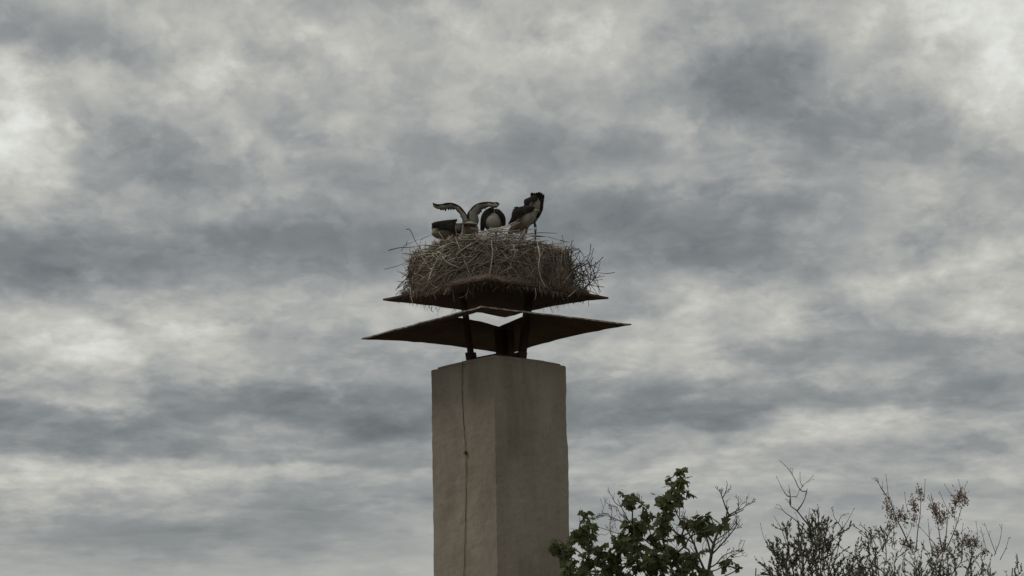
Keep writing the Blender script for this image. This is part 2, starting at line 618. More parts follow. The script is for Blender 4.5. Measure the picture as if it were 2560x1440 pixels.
def leg(parent, x, y, z0, z1, w, dpt, a=PSI, lean=(0, 0)):
    """L-section iron support standing at (x, y) in world axes"""
    mb = MB()
    t = 0.25
    prof = [(-w, -dpt), (w, -dpt), (w, -dpt + 2 * dpt * t), (-w + 2 * w * t, -dpt + 2 * dpt * t), (-w + 2 * w * t, dpt), (-w, dpt)]
    for (z, lx, ly) in ((z0, 0, 0), (z1, lean[0], lean[1])):
        for (px, py) in prof:
            X, Y = rotz(px, py, a)
            mb.v.append((x + X + lx, y + Y + ly, z))
    for i in range(6):
        j = (i + 1) % 6
        mb.f.append((i, j, 6 + j, 6 + i))
        mb.m.append(0)
    mb.f += [(5, 4, 3, 2, 1, 0), (6, 7, 8, 9, 10, 11)]
    mb.m += [0, 0]
    ob = mb.build('support_leg', iron, parent, smooth=False)
    ob.matrix_parent_inverse = Matrix()
    return ob


zt1 = H1 + RISE1 - .02
leg(hood1, at(1181, 880, -.02).x, -.02, CH + .02, CH + .17, .042, .042, lean=(-.02, 0))
leg(hood1, at(1298, 880, .04).x, .04, CH + .02, CH + .17, .050, .045, lean=(.02, 0))
leg(hood1, at(1272, 880, .46).x, .34, CH + .02, zt1 - .05, .045, .045, lean=(.0, .12))
leg(hood1, at(1256, 880, .36).x, .30, CH + .02, zt1 - .05, .045, .045, lean=(-.02, .16))
zt2 = H2 + 0.09
xa, xb = at(1181, 880, .06).x, at(1157, 750, .06).x
leg(hood2, xa, .06, CH + .02, zt2, .024, .026, lean=(xb - xa, 0))
xa, xb = at(1301, 880, .08).x, at(1325, 760, .08).x
leg(hood2, xa, .08, CH + .02, zt2 + .01, .036, .03, lean=(xb - xa, 0))

# ------------------------------------------------------------------ nest
NC = at(1228, 660, 0).x
NR = 0.83
nest = thing('stork_nest', 'large drum shaped nest of dry sticks and soil piled on the upper chimney hood', 'nest', (NC, 0, CH + .85))


def on_hood2(X, Y):
    a = PSI - .0124
    x, y = X + .0204, Y
    lx, ly = x * math.cos(a) + y * math.sin(a), -x * math.sin(a) + y * math.cos(a)
    return hood_z(lx, ly, HALF2, HOLE2, H2, RISE2) - .0243 * X + .0151 * Y + .020


soil = mat('nest_soil', [(0.07, 0.050, 0.040), (0.165, 0.125, 0.102), (0.29, 0.235, 0.19)], 7, 0.95, 0.9, 30, 0.03, pos=(.3, .72))
tw_l = mat('pale_stick', [(0.26, 0.232, 0.195), (0.40, 0.362, 0.31), (0.56, 0.52, 0.455)], 9, 0.9, 0.2, rnd=.25)
tw_m = mat('brown_stick', [(0.16, 0.135, 0.11), (0.26, 0.225, 0.185)], 9, 0.9, 0.2, rnd=.25)
tw_d = mat('dark_stick', [(0.035, 0.027, 0.022), (0.065, 0.052, 0.042)], 9, 0.9, 0.2, rnd=.2)
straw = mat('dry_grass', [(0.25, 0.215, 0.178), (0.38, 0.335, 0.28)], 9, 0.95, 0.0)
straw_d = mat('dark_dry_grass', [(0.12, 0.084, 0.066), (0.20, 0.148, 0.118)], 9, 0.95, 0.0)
Z_TOP = at(1228, 600, -.80).z


def nest_r(a, t):
    """radius of the nest drum at angle a (0 = +x) and height fraction t"""
    r = NR * (1 + 0.025 * fbm((math.cos(a) * 1.8, math.sin(a) * 1.8, 4)))
    r *= 1.0 + 0.02 * math.sin(t * math.pi) - 0.035 * max(0, t - .8) / .2
    return r


def nest_top(a):
    # the heap is higher left of front than at the far right, as on a settled nest
    return Z_TOP + 0.02 * math.sin(a * 3 + 1) + 0.02 * fbm((math.cos(a) * 2, math.sin(a) * 2, 9))


def nest_p(a, t, off=0.0):
    r = nest_r(a, t) + off
    X, Y = NC + r * math.cos(a), r * math.sin(a)
    rb = min(r, NR * 1.02)
    zb = on_hood2(NC + rb * math.cos(a), rb * math.sin(a)) - .004
    return Vector((X, Y, zb + (nest_top(a) - zb) * t))


nb_ = MB()
NA, NT = 110, 22
for j in range(NT + 1):
    for i in range(NA):
        a = 2 * math.pi * i / NA
        t = j / NT
        p = nest_p(a, t)
        k = 0.06 * fbm((p.x * 6, p.y * 6, p.z * 7)) + 0.04 * fbm((p.x * 18, p.y * 18, p.z * 18))
        if j == 0:
            k = 0.01
        nb_.v.append((p.x + math.cos(a) * k, p.y + math.sin(a) * k, p.z + (0.3 * k if 0 < j else 0)))
prev = NT * NA
BOWL = 10
for q in range(1, BOWL + 1):
    s = 1 - q / BOWL
    for i in range(NA):
        a = 2 * math.pi * i / NA
        r = nest_r(a, 1) * s
        z = nest_top(a) + 0.03 * math.sin(q / BOWL * math.pi * 1.2) - 0.10 * (1 - s) ** 1.2
        z += 0.02 * fbm((r * math.cos(a) * 6, r * math.sin(a) * 6, 5))
        nb_.v.append((NC + r * math.cos(a), r * math.sin(a), z))
for j in range(NT + BOWL):
    for i in range(NA):
        k = (i + 1) % NA
        nb_.f.append((j * NA + i, j * NA + k, (j + 1) * NA + k, (j + 1) * NA + i))
        nb_.m.append(0)
nb_.build('soil_core', soil, nest)
ZB = Z_TOP - 0.06                # where the birds stand

rn = random.Random(11)
sticks = []                      # (points, r0, r1, material index, size in view)


def curve_stick(p, d, ln, bend, k=5):
    d = d.normalized()
    b1 = d.orthogonal().normalized()
    b2 = d.cross(b1)
    q = rn.uniform(0, 6.28)
    c = (b1 * math.cos(q) + b2 * math.sin(q)) * bend * ln
    kink = rn.uniform(.3, .7)
    pts = []
    for i in range(k):
        t = i / (k - 1)
        w = t / kink if t < kink else (1 - t) / (1 - kink)
        pts.append(p + d * ln * (t - .5) + c * w + Vector((rn.gauss(0, 1), rn.gauss(0, 1), rn.gauss(0, 1))) * ln * .012)
    return pts


def surf_stick(a, t, ln, rr, mi, ang=None, off=0.02, bend=.06, fork=0.0):
    p = nest_p(a, t, off)
    tang = Vector((-math.sin(a), math.cos(a), 0))
    upv = Vector((0, 0, 1))
    if ang is None:
        ang = rn.gauss(.62, .38) if rn.random() < .62 else rn.gauss(-.75, .5)
    if t > .82:
        ang *= .25
    d = tang * math.cos(ang) + upv * math.sin(ang)
    pts = curve_stick(p, d, ln, bend)
    # hug the drum: push the points out to the surface
    res = []
    for q in pts:
        v = Vector((q.x - NC, q.y, 0))
        rad = v.length
        want = NR * 1.0 + off + 0.012
        if rad > want:
            s = (want + (rad - want) * .35) / rad
            q = Vector((NC + v.x * s, v.y * s, q.z))
        elif rad < NR * .98 and t < .93:
            s = NR * .995 / rad
            q = Vector((NC + v.x * s, v.y * s, q.z))
        res.append(q)
    sticks.append((res, rr, rr * rn.uniform(.35, .75), mi))
    if rn.random() < fork:
        k = rn.randint(1, 3)
        dd = (res[k + 1] - res[k]).normalized()
        dd = (dd + Vector((rn.gauss(0, .5), rn.gauss(0, .5), rn.gauss(0, .5)))).normalized()
        sticks.append((curve_stick(res[k] + dd * ln * .15, dd, ln * .32, .08, 4), rr * .6, rr * .3, mi))


FRONT = -math.pi / 2
# big pale sticks, thick on the left and along the top of the front
for i in range(210):
    a = FRONT + rn.gauss(-.35, .62)
    t = min(1.0, max(.08, rn.betavariate(1.9, 1.2)))
    surf_stick(a, t, rn.uniform(.2, .6), rn.uniform(.0045, .0085), 0 if rn.random() < .42 else 1, off=rn.uniform(.0, .045), fork=.35)
for i in range(70):
    a = FRONT + rn.uniform(.0, 1.3)
    surf_stick(a, rn.betavariate(1.3, 1.6), rn.uniform(.10, .32), rn.uniform(.004, .0075), rn.choice((0, 0, 1)), ang=rn.gauss(-1.0, .5),
               off=rn.uniform(.0, .03), fork=.3)
for i in range(170):
    a = rn.uniform(0, 6.28) if i % 3 == 0 else FRONT - abs(rn.gauss(0, .9)) + .25
    surf_stick(a, rn.betavariate(1.3, 1.3), rn.uniform(.12, .45), rn.uniform(.0028, .006), rn.choice((0, 1, 2)), off=rn.uniform(0, .04), fork=.3)
# rim of the bowl: sticks laid across one another, heaped to the middle of the front
for i in range(130):
    a = FRONT + rn.gauss(0, .85)
    r = NR * rn.uniform(.74, .99)
    z = nest_top(a) + rn.uniform(-.04, .03) + (0.13 * math.exp(-((a - FRONT - .10) / .36) ** 2)) * rn.random()
    p = Vector((NC + r * math.cos(a), r * math.sin(a), z))
    th = a + math.pi / 2 + rn.gauss(0, .45)
    d = Vector((math.cos(th), math.sin(th), rn.gauss(.03, .10)))
    sticks.append((curve_stick(p, d, rn.uniform(.2, .55), .05), rn.uniform(.004, .007), .0035, 0 if rn.random() < .45 else 1))
for i in range(90):
    a = rn.uniform(0, 6.28)
    r = NR * rn.uniform(.72, 1.0)
    p = Vector((NC + r * math.cos(a), r * math.sin(a), nest_top(a) + rn.uniform(-.03, .02)))
    th = a + math.pi / 2 + rn.gauss(0, .5)
    sticks.append((curve_stick(p, Vector((math.cos(th), math.sin(th), rn.gauss(.0, .12))), rn.uniform(.2, .5), .05),
                   rn.uniform(.0035, .006), .003, rn.choice((0, 1))))
# loose cage of dark twigs bulging out at both sides
for sgn, a0, cnt, rmax in ((1, 0.0, 130, .30), (-1, math.pi, 85, .15)):
    for i in range(cnt):
        a = a0 + rn.gauss(0, .30)
        t = rn.uniform(.05, 1.0)
        bul = rmax * math.sin(min(1, max(0, t * .9 + .12)) * math.pi) ** .7 if sgn > 0 else rmax * (0.55 + .45 * math.cos(t * 5))
        off = rn.uniform(.0, 1.0) * max(.02, bul)
        p = nest_p(a, t, off)
        th = rn.uniform(-1.5, 1.5)
        out_ = Vector((math.cos(a), math.sin(a), 0))
        d = Vector((-math.sin(a), math.cos(a), 0)) * rn.gauss(0, .5) + Vector((0, 0, 1)) * math.sin(th) + out_ * rn.gauss(.15, .5)
        sticks.append((curve_stick(p, d, rn.uniform(.12, .36), .16), rn.uniform(.0038, .006), .003, 2 if rn.random() < .8 else 1))
# particular long twigs that stand clear of the heap


def px_stick(pts, y, rr, mi, n=8):
    P = [at(px, py, y + dy) for (px, py, dy) in [(q + (0,))[:3] for q in pts]]
    sticks.append((catmull(P, n), rr, rr * .45, mi))


for pts, y, rr, mi in [
    ([(1015, 574), (1024, 573), (1032, 588), (1041, 608), (1052, 622)], -.05, .0055, 2),
    ([(971, 626), (1000, 619), (1030, 618), (1060, 612)], -.1, .006, 2), ([(1003, 628, 0), (1012, 614), (1030, 606), (1046, 598)], -.1, .004, 2),
    ([(1015, 612), (1018, 602), (1014, 622)], -.1, .003, 2), ([(1050, 600), (1066, 592), (1078, 588)], -.2, .004, 2),
    ([(961, 673), (990, 666), (1022, 655), (1060, 648)], .0, .004, 1), ([(992, 722), (1005, 705), (1027, 690), (1040, 670)], -.1, .0045, 2),
    ([(989, 738), (1000, 727), (1020, 722), (1040, 716)], -.2, .004, 2), ([(998, 735), (1012, 715), (1030, 700)], -.2, .0035, 2),
    ([(1477, 610), (1475, 632), (1468, 650), (1452, 664)], .0, .0055, 2), ([(1508, 642), (1492, 660), (1482, 678), (1470, 690)], .0, .0045, 2),
    ([(1537, 681), (1515, 684), (1494, 682), (1475, 688)], -.05, .0045, 2), ([(1501, 674), (1488, 682), (1474, 690)], -.02, .0045, 2),
    ([(1470, 685), (1474, 708), (1487, 725), (1498, 746)], -.1, .0045, 2), ([(1462, 660), (1470, 690), (1474, 715), (1477, 728)], 0, .0045, 2),
    ([(1405, 625), (1440, 622), (1456, 634), (1460, 645)], .0, .006, 2), ([(1400, 600), (1412, 604), (1424, 606)], -.1, .006, 2),
    ([(1440, 690), (1448, 665), (1470, 650), (1466, 640)], .05, .005, 2),
    # long pale sticks on the front
    ([(1208, 712), (1222, 690), (1229, 655), (1231, 630), (1228, 600)], -.90, 0.0088, 0),
    ([(1070, 705), (1078, 680), (1090, 655), (1104, 640)], -.74, 0.0101, 0), ([(1106, 640), (1116, 655), (1140, 666), (1165, 680), (1182, 688)], -.82, 0.0078, 0),
    ([(1345, 615), (1350, 640), (1346, 665), (1352, 695), (1364, 720)], -.86, 0.0078, 0), ([(1343, 600), (1344, 612), (1347, 635)], -.84, 0.0091, 0),
    ([(1158, 655), (1162, 625), (1165, 598), (1160, 575), (1157, 560)], -.84, .0075, 1),
    ([(1140, 636), (1170, 615), (1200, 600), (1236, 582)], -.86, 0.0091, 0), ([(1166, 662), (1190, 640), (1214, 612), (1224, 594)], -.87, 0.0078, 0),
    ([(1090, 625), (1112, 614), (1134, 606), (1156, 616), (1186, 628)], -.84, 0.0078, 0),
    ([(1196, 582), (1230, 574), (1262, 566), (1290, 554)], -.80, 0.0097, 0), ([(1190, 590), (1240, 576), (1270, 566), (1300, 556)], -.84, 0.0078, 0),
    ([(1316, 586), (1350, 582), (1392, 583)], -.70, .006, 2), ([(1313, 586), (1345, 589), (1376, 593)], -.74, 0.0078, 0),
    ([(1330, 592), (1370, 592), (1408, 604)], -.70, 0.0078, 0),
    ([(1250, 683), (1262, 676), (1282, 668)], -.86, 0.0078, 0), ([(1263, 650), (1272, 644), (1280, 640)], -.87, 0.0078, 0),
    ([(1236, 664), (1250, 672), (1258, 690)], -.86, 0.0072, 0), ([(1256, 590), (1275, 600), (1288, 606)], -.86, 0.0078, 0),
    ([(1420, 742), (1430, 734), (1440, 725)], -.45, 0.0078, 0), ([(1377, 718), (1384, 728), (1391, 732)], -.55, 0.0078, 0),
    # hanging below the hood rim
    ([(1025, 718), (1028, 742), (1033, 764)], -.5, .006, 0), ([(1034, 728), (1032, 744)], -.5, .005, 0),
    ([(1172, 715), (1168, 732), (1158, 742), (1148, 744)], -.8, .004, 0), ([(1168, 730), (1166, 742), (1164, 750)], -.8, .004, 0),
    ([(1104, 718), (1080, 732), (1062, 742)], -.75, .0045, 1), ([(1338, 720), (1340, 738), (1337, 750)], -.8, .0045, 0),
    ([(1349, 716), (1350, 730)], -.8, .004, 0), ([(1375, 765), (1379, 775), (1382, 782)], .2, .005, 2),
    ([(1080, 766), (1078, 776), (1083, 780)], .2, .006, 2), ([(1090, 768), (1094, 780)], .2, .004, 2), ([(1072, 765), (1074, 774)], .2, .004, 2),
]:
    px_stick(pts, y, rr, mi)

mats3 = (tw_l, tw_m, tw_d)


def view_size(st):
    """how large a stick shows from the front, where the camera stands"""
    P = st[0]
    ln = sum((P[i + 1] - P[i]).length for i in range(len(P) - 1))
    c = P[len(P) // 2]
    hid = 1.0 if (c.y < .1 or abs(c.x - NC) > NR * .97) else 0.05
    return ln * (st[1] + .003) * hid


order = sorted(range(len(sticks)), key=lambda i: -view_size(sticks[i]))
rest = MB()
for q, i in enumerate(order):
    P, ra, rb_, mi = sticks[i]
    if q < 300:
        mb = MB()
        mb.tube(P, (ra, rb_), 4)
        mb.build('stick', mats3[mi], nest)
    else:
        rest.tube(P, (ra, rb_), 4, mi)
tag(rest.build('small_twigs', mats3, nest), kind='stuff')

# straw, roots and dry grass felted into the drum, and the fringe along its foot
gr = MB()


def strand(p, d, ln, w, m):
    d = d.normalized()
    s = Vector((rn.gauss(0, 1), rn.gauss(0, 1), rn.gauss(0, 1))) * .22 * ln
    gr.tube([p, p + d * ln * .5 + s * .5, p + d * ln + s - Vector((0, 0, ln * .15))], (w, w * .4), 3, m, cap=False)


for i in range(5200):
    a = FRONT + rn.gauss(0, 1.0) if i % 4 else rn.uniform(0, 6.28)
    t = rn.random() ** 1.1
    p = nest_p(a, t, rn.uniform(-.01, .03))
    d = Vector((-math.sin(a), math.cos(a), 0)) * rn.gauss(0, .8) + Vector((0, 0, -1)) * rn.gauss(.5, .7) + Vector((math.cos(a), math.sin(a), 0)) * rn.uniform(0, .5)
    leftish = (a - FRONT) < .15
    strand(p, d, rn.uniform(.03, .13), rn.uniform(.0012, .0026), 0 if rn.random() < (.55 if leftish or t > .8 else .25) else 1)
for i in range(3600):      # matted band of grass round the foot of the drum
    a = FRONT + rn.gauss(0, 1.0)
    p = nest_p(a, rn.random() ** 1.5 * .30, rn.uniform(.0, .035))
    d = Vector((-math.sin(a), math.cos(a), 0)) * rn.gauss(0, 1) + Vector((0, 0, rn.gauss(-.2, .5))) + Vector((math.cos(a), math.sin(a), 0)) * .2
    strand(p, d, rn.uniform(.03, .10), rn.uniform(.0013, .0028), 0 if rn.random() < .6 else 1)
for i in range(8200):
    a = FRONT + rn.uniform(-1.65, 1.65)
    # foot of the nest: spread over the hood and drooping at its rim
    p0 = nest_p(a, 0.0, 0)
    aa = PSI - .0124
    s = rn.uniform(.0, 1.0)
    dirv = Vector((math.cos(a), math.sin(a), 0))
    lx = abs(dirv.x * math.cos(aa) + dirv.y * math.sin(aa))
    ly = abs(-dirv.x * math.sin(aa) + dirv.y * math.cos(aa))
    rmax = HALF2 / max(lx, ly) * .985
    r = NR * .96 + (rmax * .995 - NR * .96) * s ** .7
    if abs(math.cos(a)) > .75 and r > 1.0:
        r = NR + rn.random() * .15
    X, Y = r * dirv.x, r * dirv.y
    p = Vector((X - .0204, Y, on_hood2(X - .0204, Y) + .004 + .04 * rn.random() * (1.1 - s)))
    d = dirv * rn.uniform(-.3, .5) + Vector((-dirv.y, dirv.x, 0)) * rn.gauss(0, .8) + Vector((0, 0, rn.gauss(.15, .3)))
    strand(p, d, rn.uniform(.025, .075), rn.uniform(.0013, .0026), 0 if rn.random() < .6 else 1)
tag(gr.build('dry_grass', [straw, straw_d], nest, smooth=False), kind='stuff')

# ------------------------------------------------------------------ storks
white = mat('dirty_white_feathers', [(0.13, 0.116, 0.098), (0.215, 0.196, 0.17), (0.285, 0.264, 0.234)], 16, 0.9, 0.5, 70, 0.008, sc=(1, 1, .5))
black = mat('black_feathers', [(0.010, 0.0085, 0.008), (0.028, 0.023, 0.021)], 20, 0.8, 0.6, 60, 0.006, sc=(1, 1, .4), spec=.06)
grey = mat('grey_down', [(0.145, 0.134, 0.118), (0.215, 0.20, 0.178)], 18, 0.9, 0.5, 80, 0.006)
dirty = mat('soiled_belly', [(0.11, 0.078, 0.06), (0.20, 0.165, 0.135)], 10, 0.9, 0.4, 60, 0.006)
bill_m = mat('horn_bill', [(0.09, 0.06, 0.045), (0.16, 0.10, 0.07)], 12, 0.6, 0.0)
shank = mat('limed_shank', [(0.30, 0.28, 0.25), (0.45, 0.43, 0.40)], 20, 0.85, 0.2)
shank_d = mat('dark_shank', [(0.03, 0.022, 0.02), (0.06, 0.045, 0.04)], 20, 0.8, 0.2)
ring_m = mat('leg_ring_plastic', [(0.42, 0.42, 0.42), (0.5, 0.5, 0.5)], 20, 0.5, 0.0)


def loft(mb, pts, radii, n=18, m=0, k=26, sq=1.0, mfun=None):
    """one continuous body surface swept along a curve with (side, height) radii"""
    P = catmull(pts, k)
    Rr = catmull([Vector((r[0], r[1], 0)) for r in radii], k)
    rows = []
    a = Vector((0, 0, 1))
    for i in range(k + 1):
        t = (P[min(i + 1, k)] - P[max(i - 1, 0)]).normalized()
        if i == 0:
            a = Vector((0, 0, 1)) if abs(t.z) < .95 else Vector((0, 1, 0))
        a = (a - t * a.dot(t)).normalized()
        b = t.cross(a)
        row = []
        for j in range(n):
            q = 2 * math.pi * j / n
            v = P[i] + b * math.cos(q) * max(.0015, Rr[i].x) + a * math.sin(q) * max(.0015, Rr[i].y)
            nn = (v - P[i]).normalized()
            v = v + nn * 0.006 * fbm((v.x * 16, v.y * 16, v.z * 16))
            row.append(v)
        rows.append(row)
    o = len(mb.v)
    for row in rows:
        mb.v += [tuple(v) for v in row]
    for i in range(k):
        for j in range(n):
            jj = (j + 1) % n
            mb.f.append((o + i * n + j, o + i * n + jj, o + (i + 1) * n + jj, o + (i + 1) * n + j))
            c = (rows[i][j] + rows[i + 1][jj]) / 2
            mb.m.append(mfun(c) if mfun else m)
    mb.f.append(tuple(o + j for j in reversed(range(n))))
    mb.m.append(m)
    mb.f.append(tuple(o + k * n + j for j in range(n)))
    mb.m.append(m)


def wing(name, upper, lower, mats_, parent, thick=.03, nu=26, nv=10, mfun=None, jag=0.0, seed=0, camber=0.0):
    """a feathered wing: lens section lofted between its two edges; each edge point is (photo x, photo y, world y)"""
    U = catmull([at(*p) for p in upper], nu)
    D = catmull([at(*p) for p in lower], nu)
    mb = MB()
    rr = random.Random(seed)
    for i in range(1, nu):
        D[i] = D[i] + (D[i] - U[i]).normalized() * rr.uniform(-jag, jag)
    top, bot = [], []
    for i in range(nu + 1):
        ch = D[i] - U[i]
        tg = (U[min(i + 1, nu)] - U[max(i - 1, 0)]).normalized()
        nn = tg.cross(ch)
        nn = nn.normalized() if nn.length > 1e-9 else Vector((0, -1, 0))
        if nn.y > 0:
            nn = -nn
        for j in range(nv + 1):
            v = j / nv
            s = math.sin(math.pi * (v ** .6)) ** .6 if 0 < v < 1 else 0
            p = U[i] + ch * v + nn * camber * math.sin(math.pi * v)
            groove = 0.0025 * (1 if (i % 2) else -1) * v
            top.append(p + nn * (thick * .5 * s + .0015 + groove))
            bot.append(p - nn * (thick * .5 * s + .0015))
    mb.v = [tuple(p) for p in top + bot]
    o = len(top)
    w = nv + 1
    for i in range(nu):
        for j in range(nv):
            mi = mfun(i / nu, j / nv) if mfun else 0
            mb.f.append((i * w + j, (i + 1) * w + j, (i + 1) * w + j + 1, i * w + j + 1))
            mb.f.append((o + i * w + j, o + i * w + j + 1, o + (i + 1) * w + j + 1, o + (i + 1) * w + j))
            mb.m += [mi, mi]
    for i in range(nu):
        for j in (0, nv):
            mi = mfun(i / nu, j / nv - .01) if mfun else 0
            mb.f.append((i * w + j, o + i * w + j, o + (i + 1) * w + j, (i + 1) * w + j))
            mb.m.append(mi)
    for i in (0, nu):
        for j in range(nv):
            mb.f.append((i * w + j, i * w + j + 1, o + i * w + j + 1, o + i * w + j))
            mb.m.append(mfun(min(.99, i / nu), j / nv) if mfun else 0)
    return mb.build(name, mats_, parent)


def quill(mb, a, b, w, m=0, th=.004):
    """one stiff flight feather from a to b: a blade with a rounded tip"""
    d = (b - a)
    s = d.cross(Vector((0, 1, 0))).normalized() * w
    n_ = Vector((0, 1, 0)) * th
    vs = [a - s * .6, a + s * .6, a + d * .75 + s, b + s * .25, b - s * .35, a + d * .75 - s]
    vs = [v - n_ for v in vs] + [v + n_ for v in vs]
    fs = [(5, 4, 3, 2, 1, 0), (6, 7, 8, 9, 10, 11)] + [(i, (i + 1) % 6, 6 + (i + 1) % 6, 6 + i) for i in range(6)]
    mb.add(vs, fs, m)


def stork_head(parent, hp, d, s=1.0):
    """bill and eyes for a head at hp looking along d (the head itself is part of the body surface)"""
    d = d.normalized()
    b = MB()
    b.tube([hp + d * .03, hp + d * .10, hp + d * .19 * s], [.014, .009, .002], 8)
    b.build('bill', bill_m, parent)
    e_ = MB()
    sd_ = d.cross(Vector((0, 0, 1))).normalized()
    for q in (-1, 1):
        c = hp + sd_ * q * .028 + d * .012 + Vector((0, 0, .006))
        e_.tube([c - sd_ * q * .004, c + sd_ * q * .002, c + sd_ * q * .005], [.006, .006, .002], 8)
    e_.build('eyes', black, parent)


def stork_leg(parent, pts, m, r0_=.012, r1_=.008, ringz=None):
    mb = MB()
    P = catmull(pts, 10)
    rad = [r0_ + (r1_ - r0_) * i / 10 + (.006 if i == 5 else 0) for i in range(11)]
    mb.tube(P, rad, 8)
    f = P[-1]
    for q in (-.7, 0, .7, 3.14):
        mb.tube([f, f + Vector((math.sin(q) * .04, -math.cos(q) * .04, -.004)), f + Vector((math.sin(q) * .07, -math.cos(q) * .07, -.012))],
                (.006, .003), 5)
    ob = mb.build('leg', m, parent)
    if ringz is not None:
        rb = MB()
        rb.tube([ringz[0], ringz[1]], (.0165, .0165), 12)
        rg = rb.build('leg_ring', ring_m, ob)
        rg.matrix_parent_inverse = Matrix()
    return ob


def gp(px, py, y):
    return at(px, py, y)


GRP = 'young storks in the nest'
# --- the flapping one: faces away, both wings raised
ya = -.12
A = thing('stork', 'young stork with both wings raised in a V above the nest', 'stork', gp(1174, 600, ya), GRP)
mb = MB()
low = gp(1170, 566, ya).z
loft(mb, [gp(1173, 561, ya - .20), gp(1174, 570, ya - .14), gp(1175, 576, ya - .02), gp(1175, 573, ya + .14), gp(1174, 562, ya + .24),
          gp(1172, 563, ya + .33), gp(1170, 575, ya + .40), gp(1168, 580, ya + .46), gp(1167, 582, ya + .49)],
     [(.012, .008), (.072, .072), (.094, .100), (.082, .084), (.045, .045), (.024, .026), (.026, .028), (.024, .024), (.006, .006)],
     m=0, mfun=lambda c: 1 if c.z < low else 0)
bA = mb.build('body', [white, dirty], A)
stork_head(A, gp(1167, 582, ya + .47), Vector((-.2, .5, -.6)))
wing('tail', [(1145, 559, ya - .27), (1168, 558, ya - .30), (1193, 560, ya - .27)], [(1150, 561, ya - .12), (1172, 561, ya - .12), (1192, 561, ya - .12)],
     grey, A, thick=.014, nu=14, nv=6, jag=.006)


def wedge(u, v):
    return 1 if v < (.20 + .06 * math.sin(u * 40)) else 0


wing('wing', [(1176, 551, ya), (1169, 540, ya), (1160, 527, ya + .02), (1150, 516, ya + .04), (1135, 508.5, ya + .04), (1120, 507, ya),
              (1104, 510, ya - .06), (1092, 511, ya - .11), (1082, 508, ya - .15)],
     [(1154, 560, ya + .03), (1156, 549, ya + .06), (1149, 536, ya + .09), (1139, 524, ya + .10), (1128, 522, ya + .11), (1115, 522, ya + .08),
      (1103, 524, ya + .00), (1091, 518, ya - .05), (1082, 512, ya - .12)],
     [grey, black], A, thick=.030, mfun=lambda u, v: 1 if (v < .06 + .03 * math.sin(u * 31) or u > .965) else 0, nv=18, jag=.010, seed=3, camber=.02)
wing('wing', [(1169, 553, ya), (1168, 535, ya), (1175, 524, ya + .02), (1187, 512, ya + .04), (1203, 506, ya + .03), (1222, 504.5, ya),
              (1234, 506, ya - .05), (1241, 505, ya - .08), (1248.5, 510, ya - .10)],
     [(1192, 566, ya + .03), (1196, 553, ya + .06), (1195, 541, ya + .08), (1200, 531, ya + .09), (1208, 523, ya + .10), (1220, 518, ya + .07),
      (1232, 518.5, ya + .02), (1241, 519, ya - .02), (1247, 514, ya - .08)],
     [grey, black], A, thick=.030, mfun=lambda u, v: 1 if (v < .07 + .03 * math.sin(u * 27) or u > .98) else 0, nv=18, jag=.008, seed=5, camber=.02)
q = MB()
for (a_, b_2, w_) in (((1115, 520), (1113.5, 528), .009), ((1121, 521), (1121.5, 525.5), .008), ((1103, 521), (1102, 526), .009), ((1092, 515), (1090, 521), .008),
                      ((1096, 518), (1094, 523), .008), ((1133, 521), (1134, 525), .007), ((1212, 519), (1213, 523), .008), ((1203, 526), (1203, 531), .008),
                      ((1087, 512), (1084, 516), .007), ((1109, 521), (1108, 526), .007), ((1127, 521), (1127, 525), .007)):
    quill(q, gp(*a_, ya + .06), gp(*b_2, ya + .05), w_)
q.build('flight_feathers', black, A, smooth=False)
stork_leg(A, [gp(1159, 566, ya - .06), gp(1157.5, 577, ya - .13), gp(1156.5, 592, ya - .10), gp(1156, 601, ya - .08)], shank, .014, .011)
stork_leg(A, [gp(1188, 568, ya), gp(1188, 580, ya - .04), gp(1188, 596, ya + .0), gp(1188, 603, ya + .02)], shank, .013, .010)

# --- the one lying on the left
yb = -.02
B = thing('stork', 'young stork crouching left of the flapping one with black folded wing', 'stork', gp(1115, 600, yb), GRP)
mb = MB()
loft(mb, [gp(1081, 578, yb), gp(1090, 581, yb), gp(1108, 584, yb), gp(1128, 585, yb), gp(1144, 572, yb + .02), gp(1154, 566, yb + .08),
          gp(1162, 562, yb + .18), gp(1166, 570, yb + .28), gp(1166, 577, yb + .33), gp(1166, 580, yb + .36)],
     [(.015, .034), (.06, .056), (.085, .078), (.085, .078), (.06, .055), (.035, .040), (.022, .022), (.027, .028), (.024, .024), (.006, .006)],
     m=0, mfun=lambda c: 1 if c.z < gp(1110, 584, yb).z else 0)
mb.build('body', [white, dirty], B)
stork_head(B, gp(1166, 578, yb + .35), Vector((.3, .4, -.7)))
wing('wing', [(1081, 562, yb - .05), (1090, 556.5, yb - .04), (1103, 554, yb - .02), (1122, 551.5, yb), (1143, 551.5, yb + .03)],
     [(1082, 571, yb - .11), (1092, 571, yb - .12), (1113, 571, yb - .13), (1131, 570, yb - .12), (1138, 560, yb - .05)],
     black, B, thick=.03, jag=.004, seed=8, camber=.02)
wing('flight_feathers', [(1133, 556, yb - .10), (1139, 566, yb - .12), (1146, 577, yb - .12), (1153, 588, yb - .10)],
     [(1110, 569, yb - .135), (1122, 576, yb - .14), (1136, 584, yb - .135), (1150, 593, yb - .12)], black, B, thick=.02, nu=16, jag=.003, seed=9)
wing('wing', [(1086, 563, yb + .08), (1104, 558, yb + .10), (1125, 556, yb + .10), (1143, 558, yb + .09)],
     [(1086, 574, yb + .13), (1104, 574, yb + .14), (1125, 574, yb + .14), (1143, 570, yb + .12)], black, B, thick=.03, seed=10)
q = MB()
for k in range(5):
    quill(q, gp(1092, 564 + k * 3, yb + .01), gp(1078 + abs(k - 2), 563 + k * 3.4, yb + .0), .009)
q.build('tail', black if False else grey, B, smooth=False)
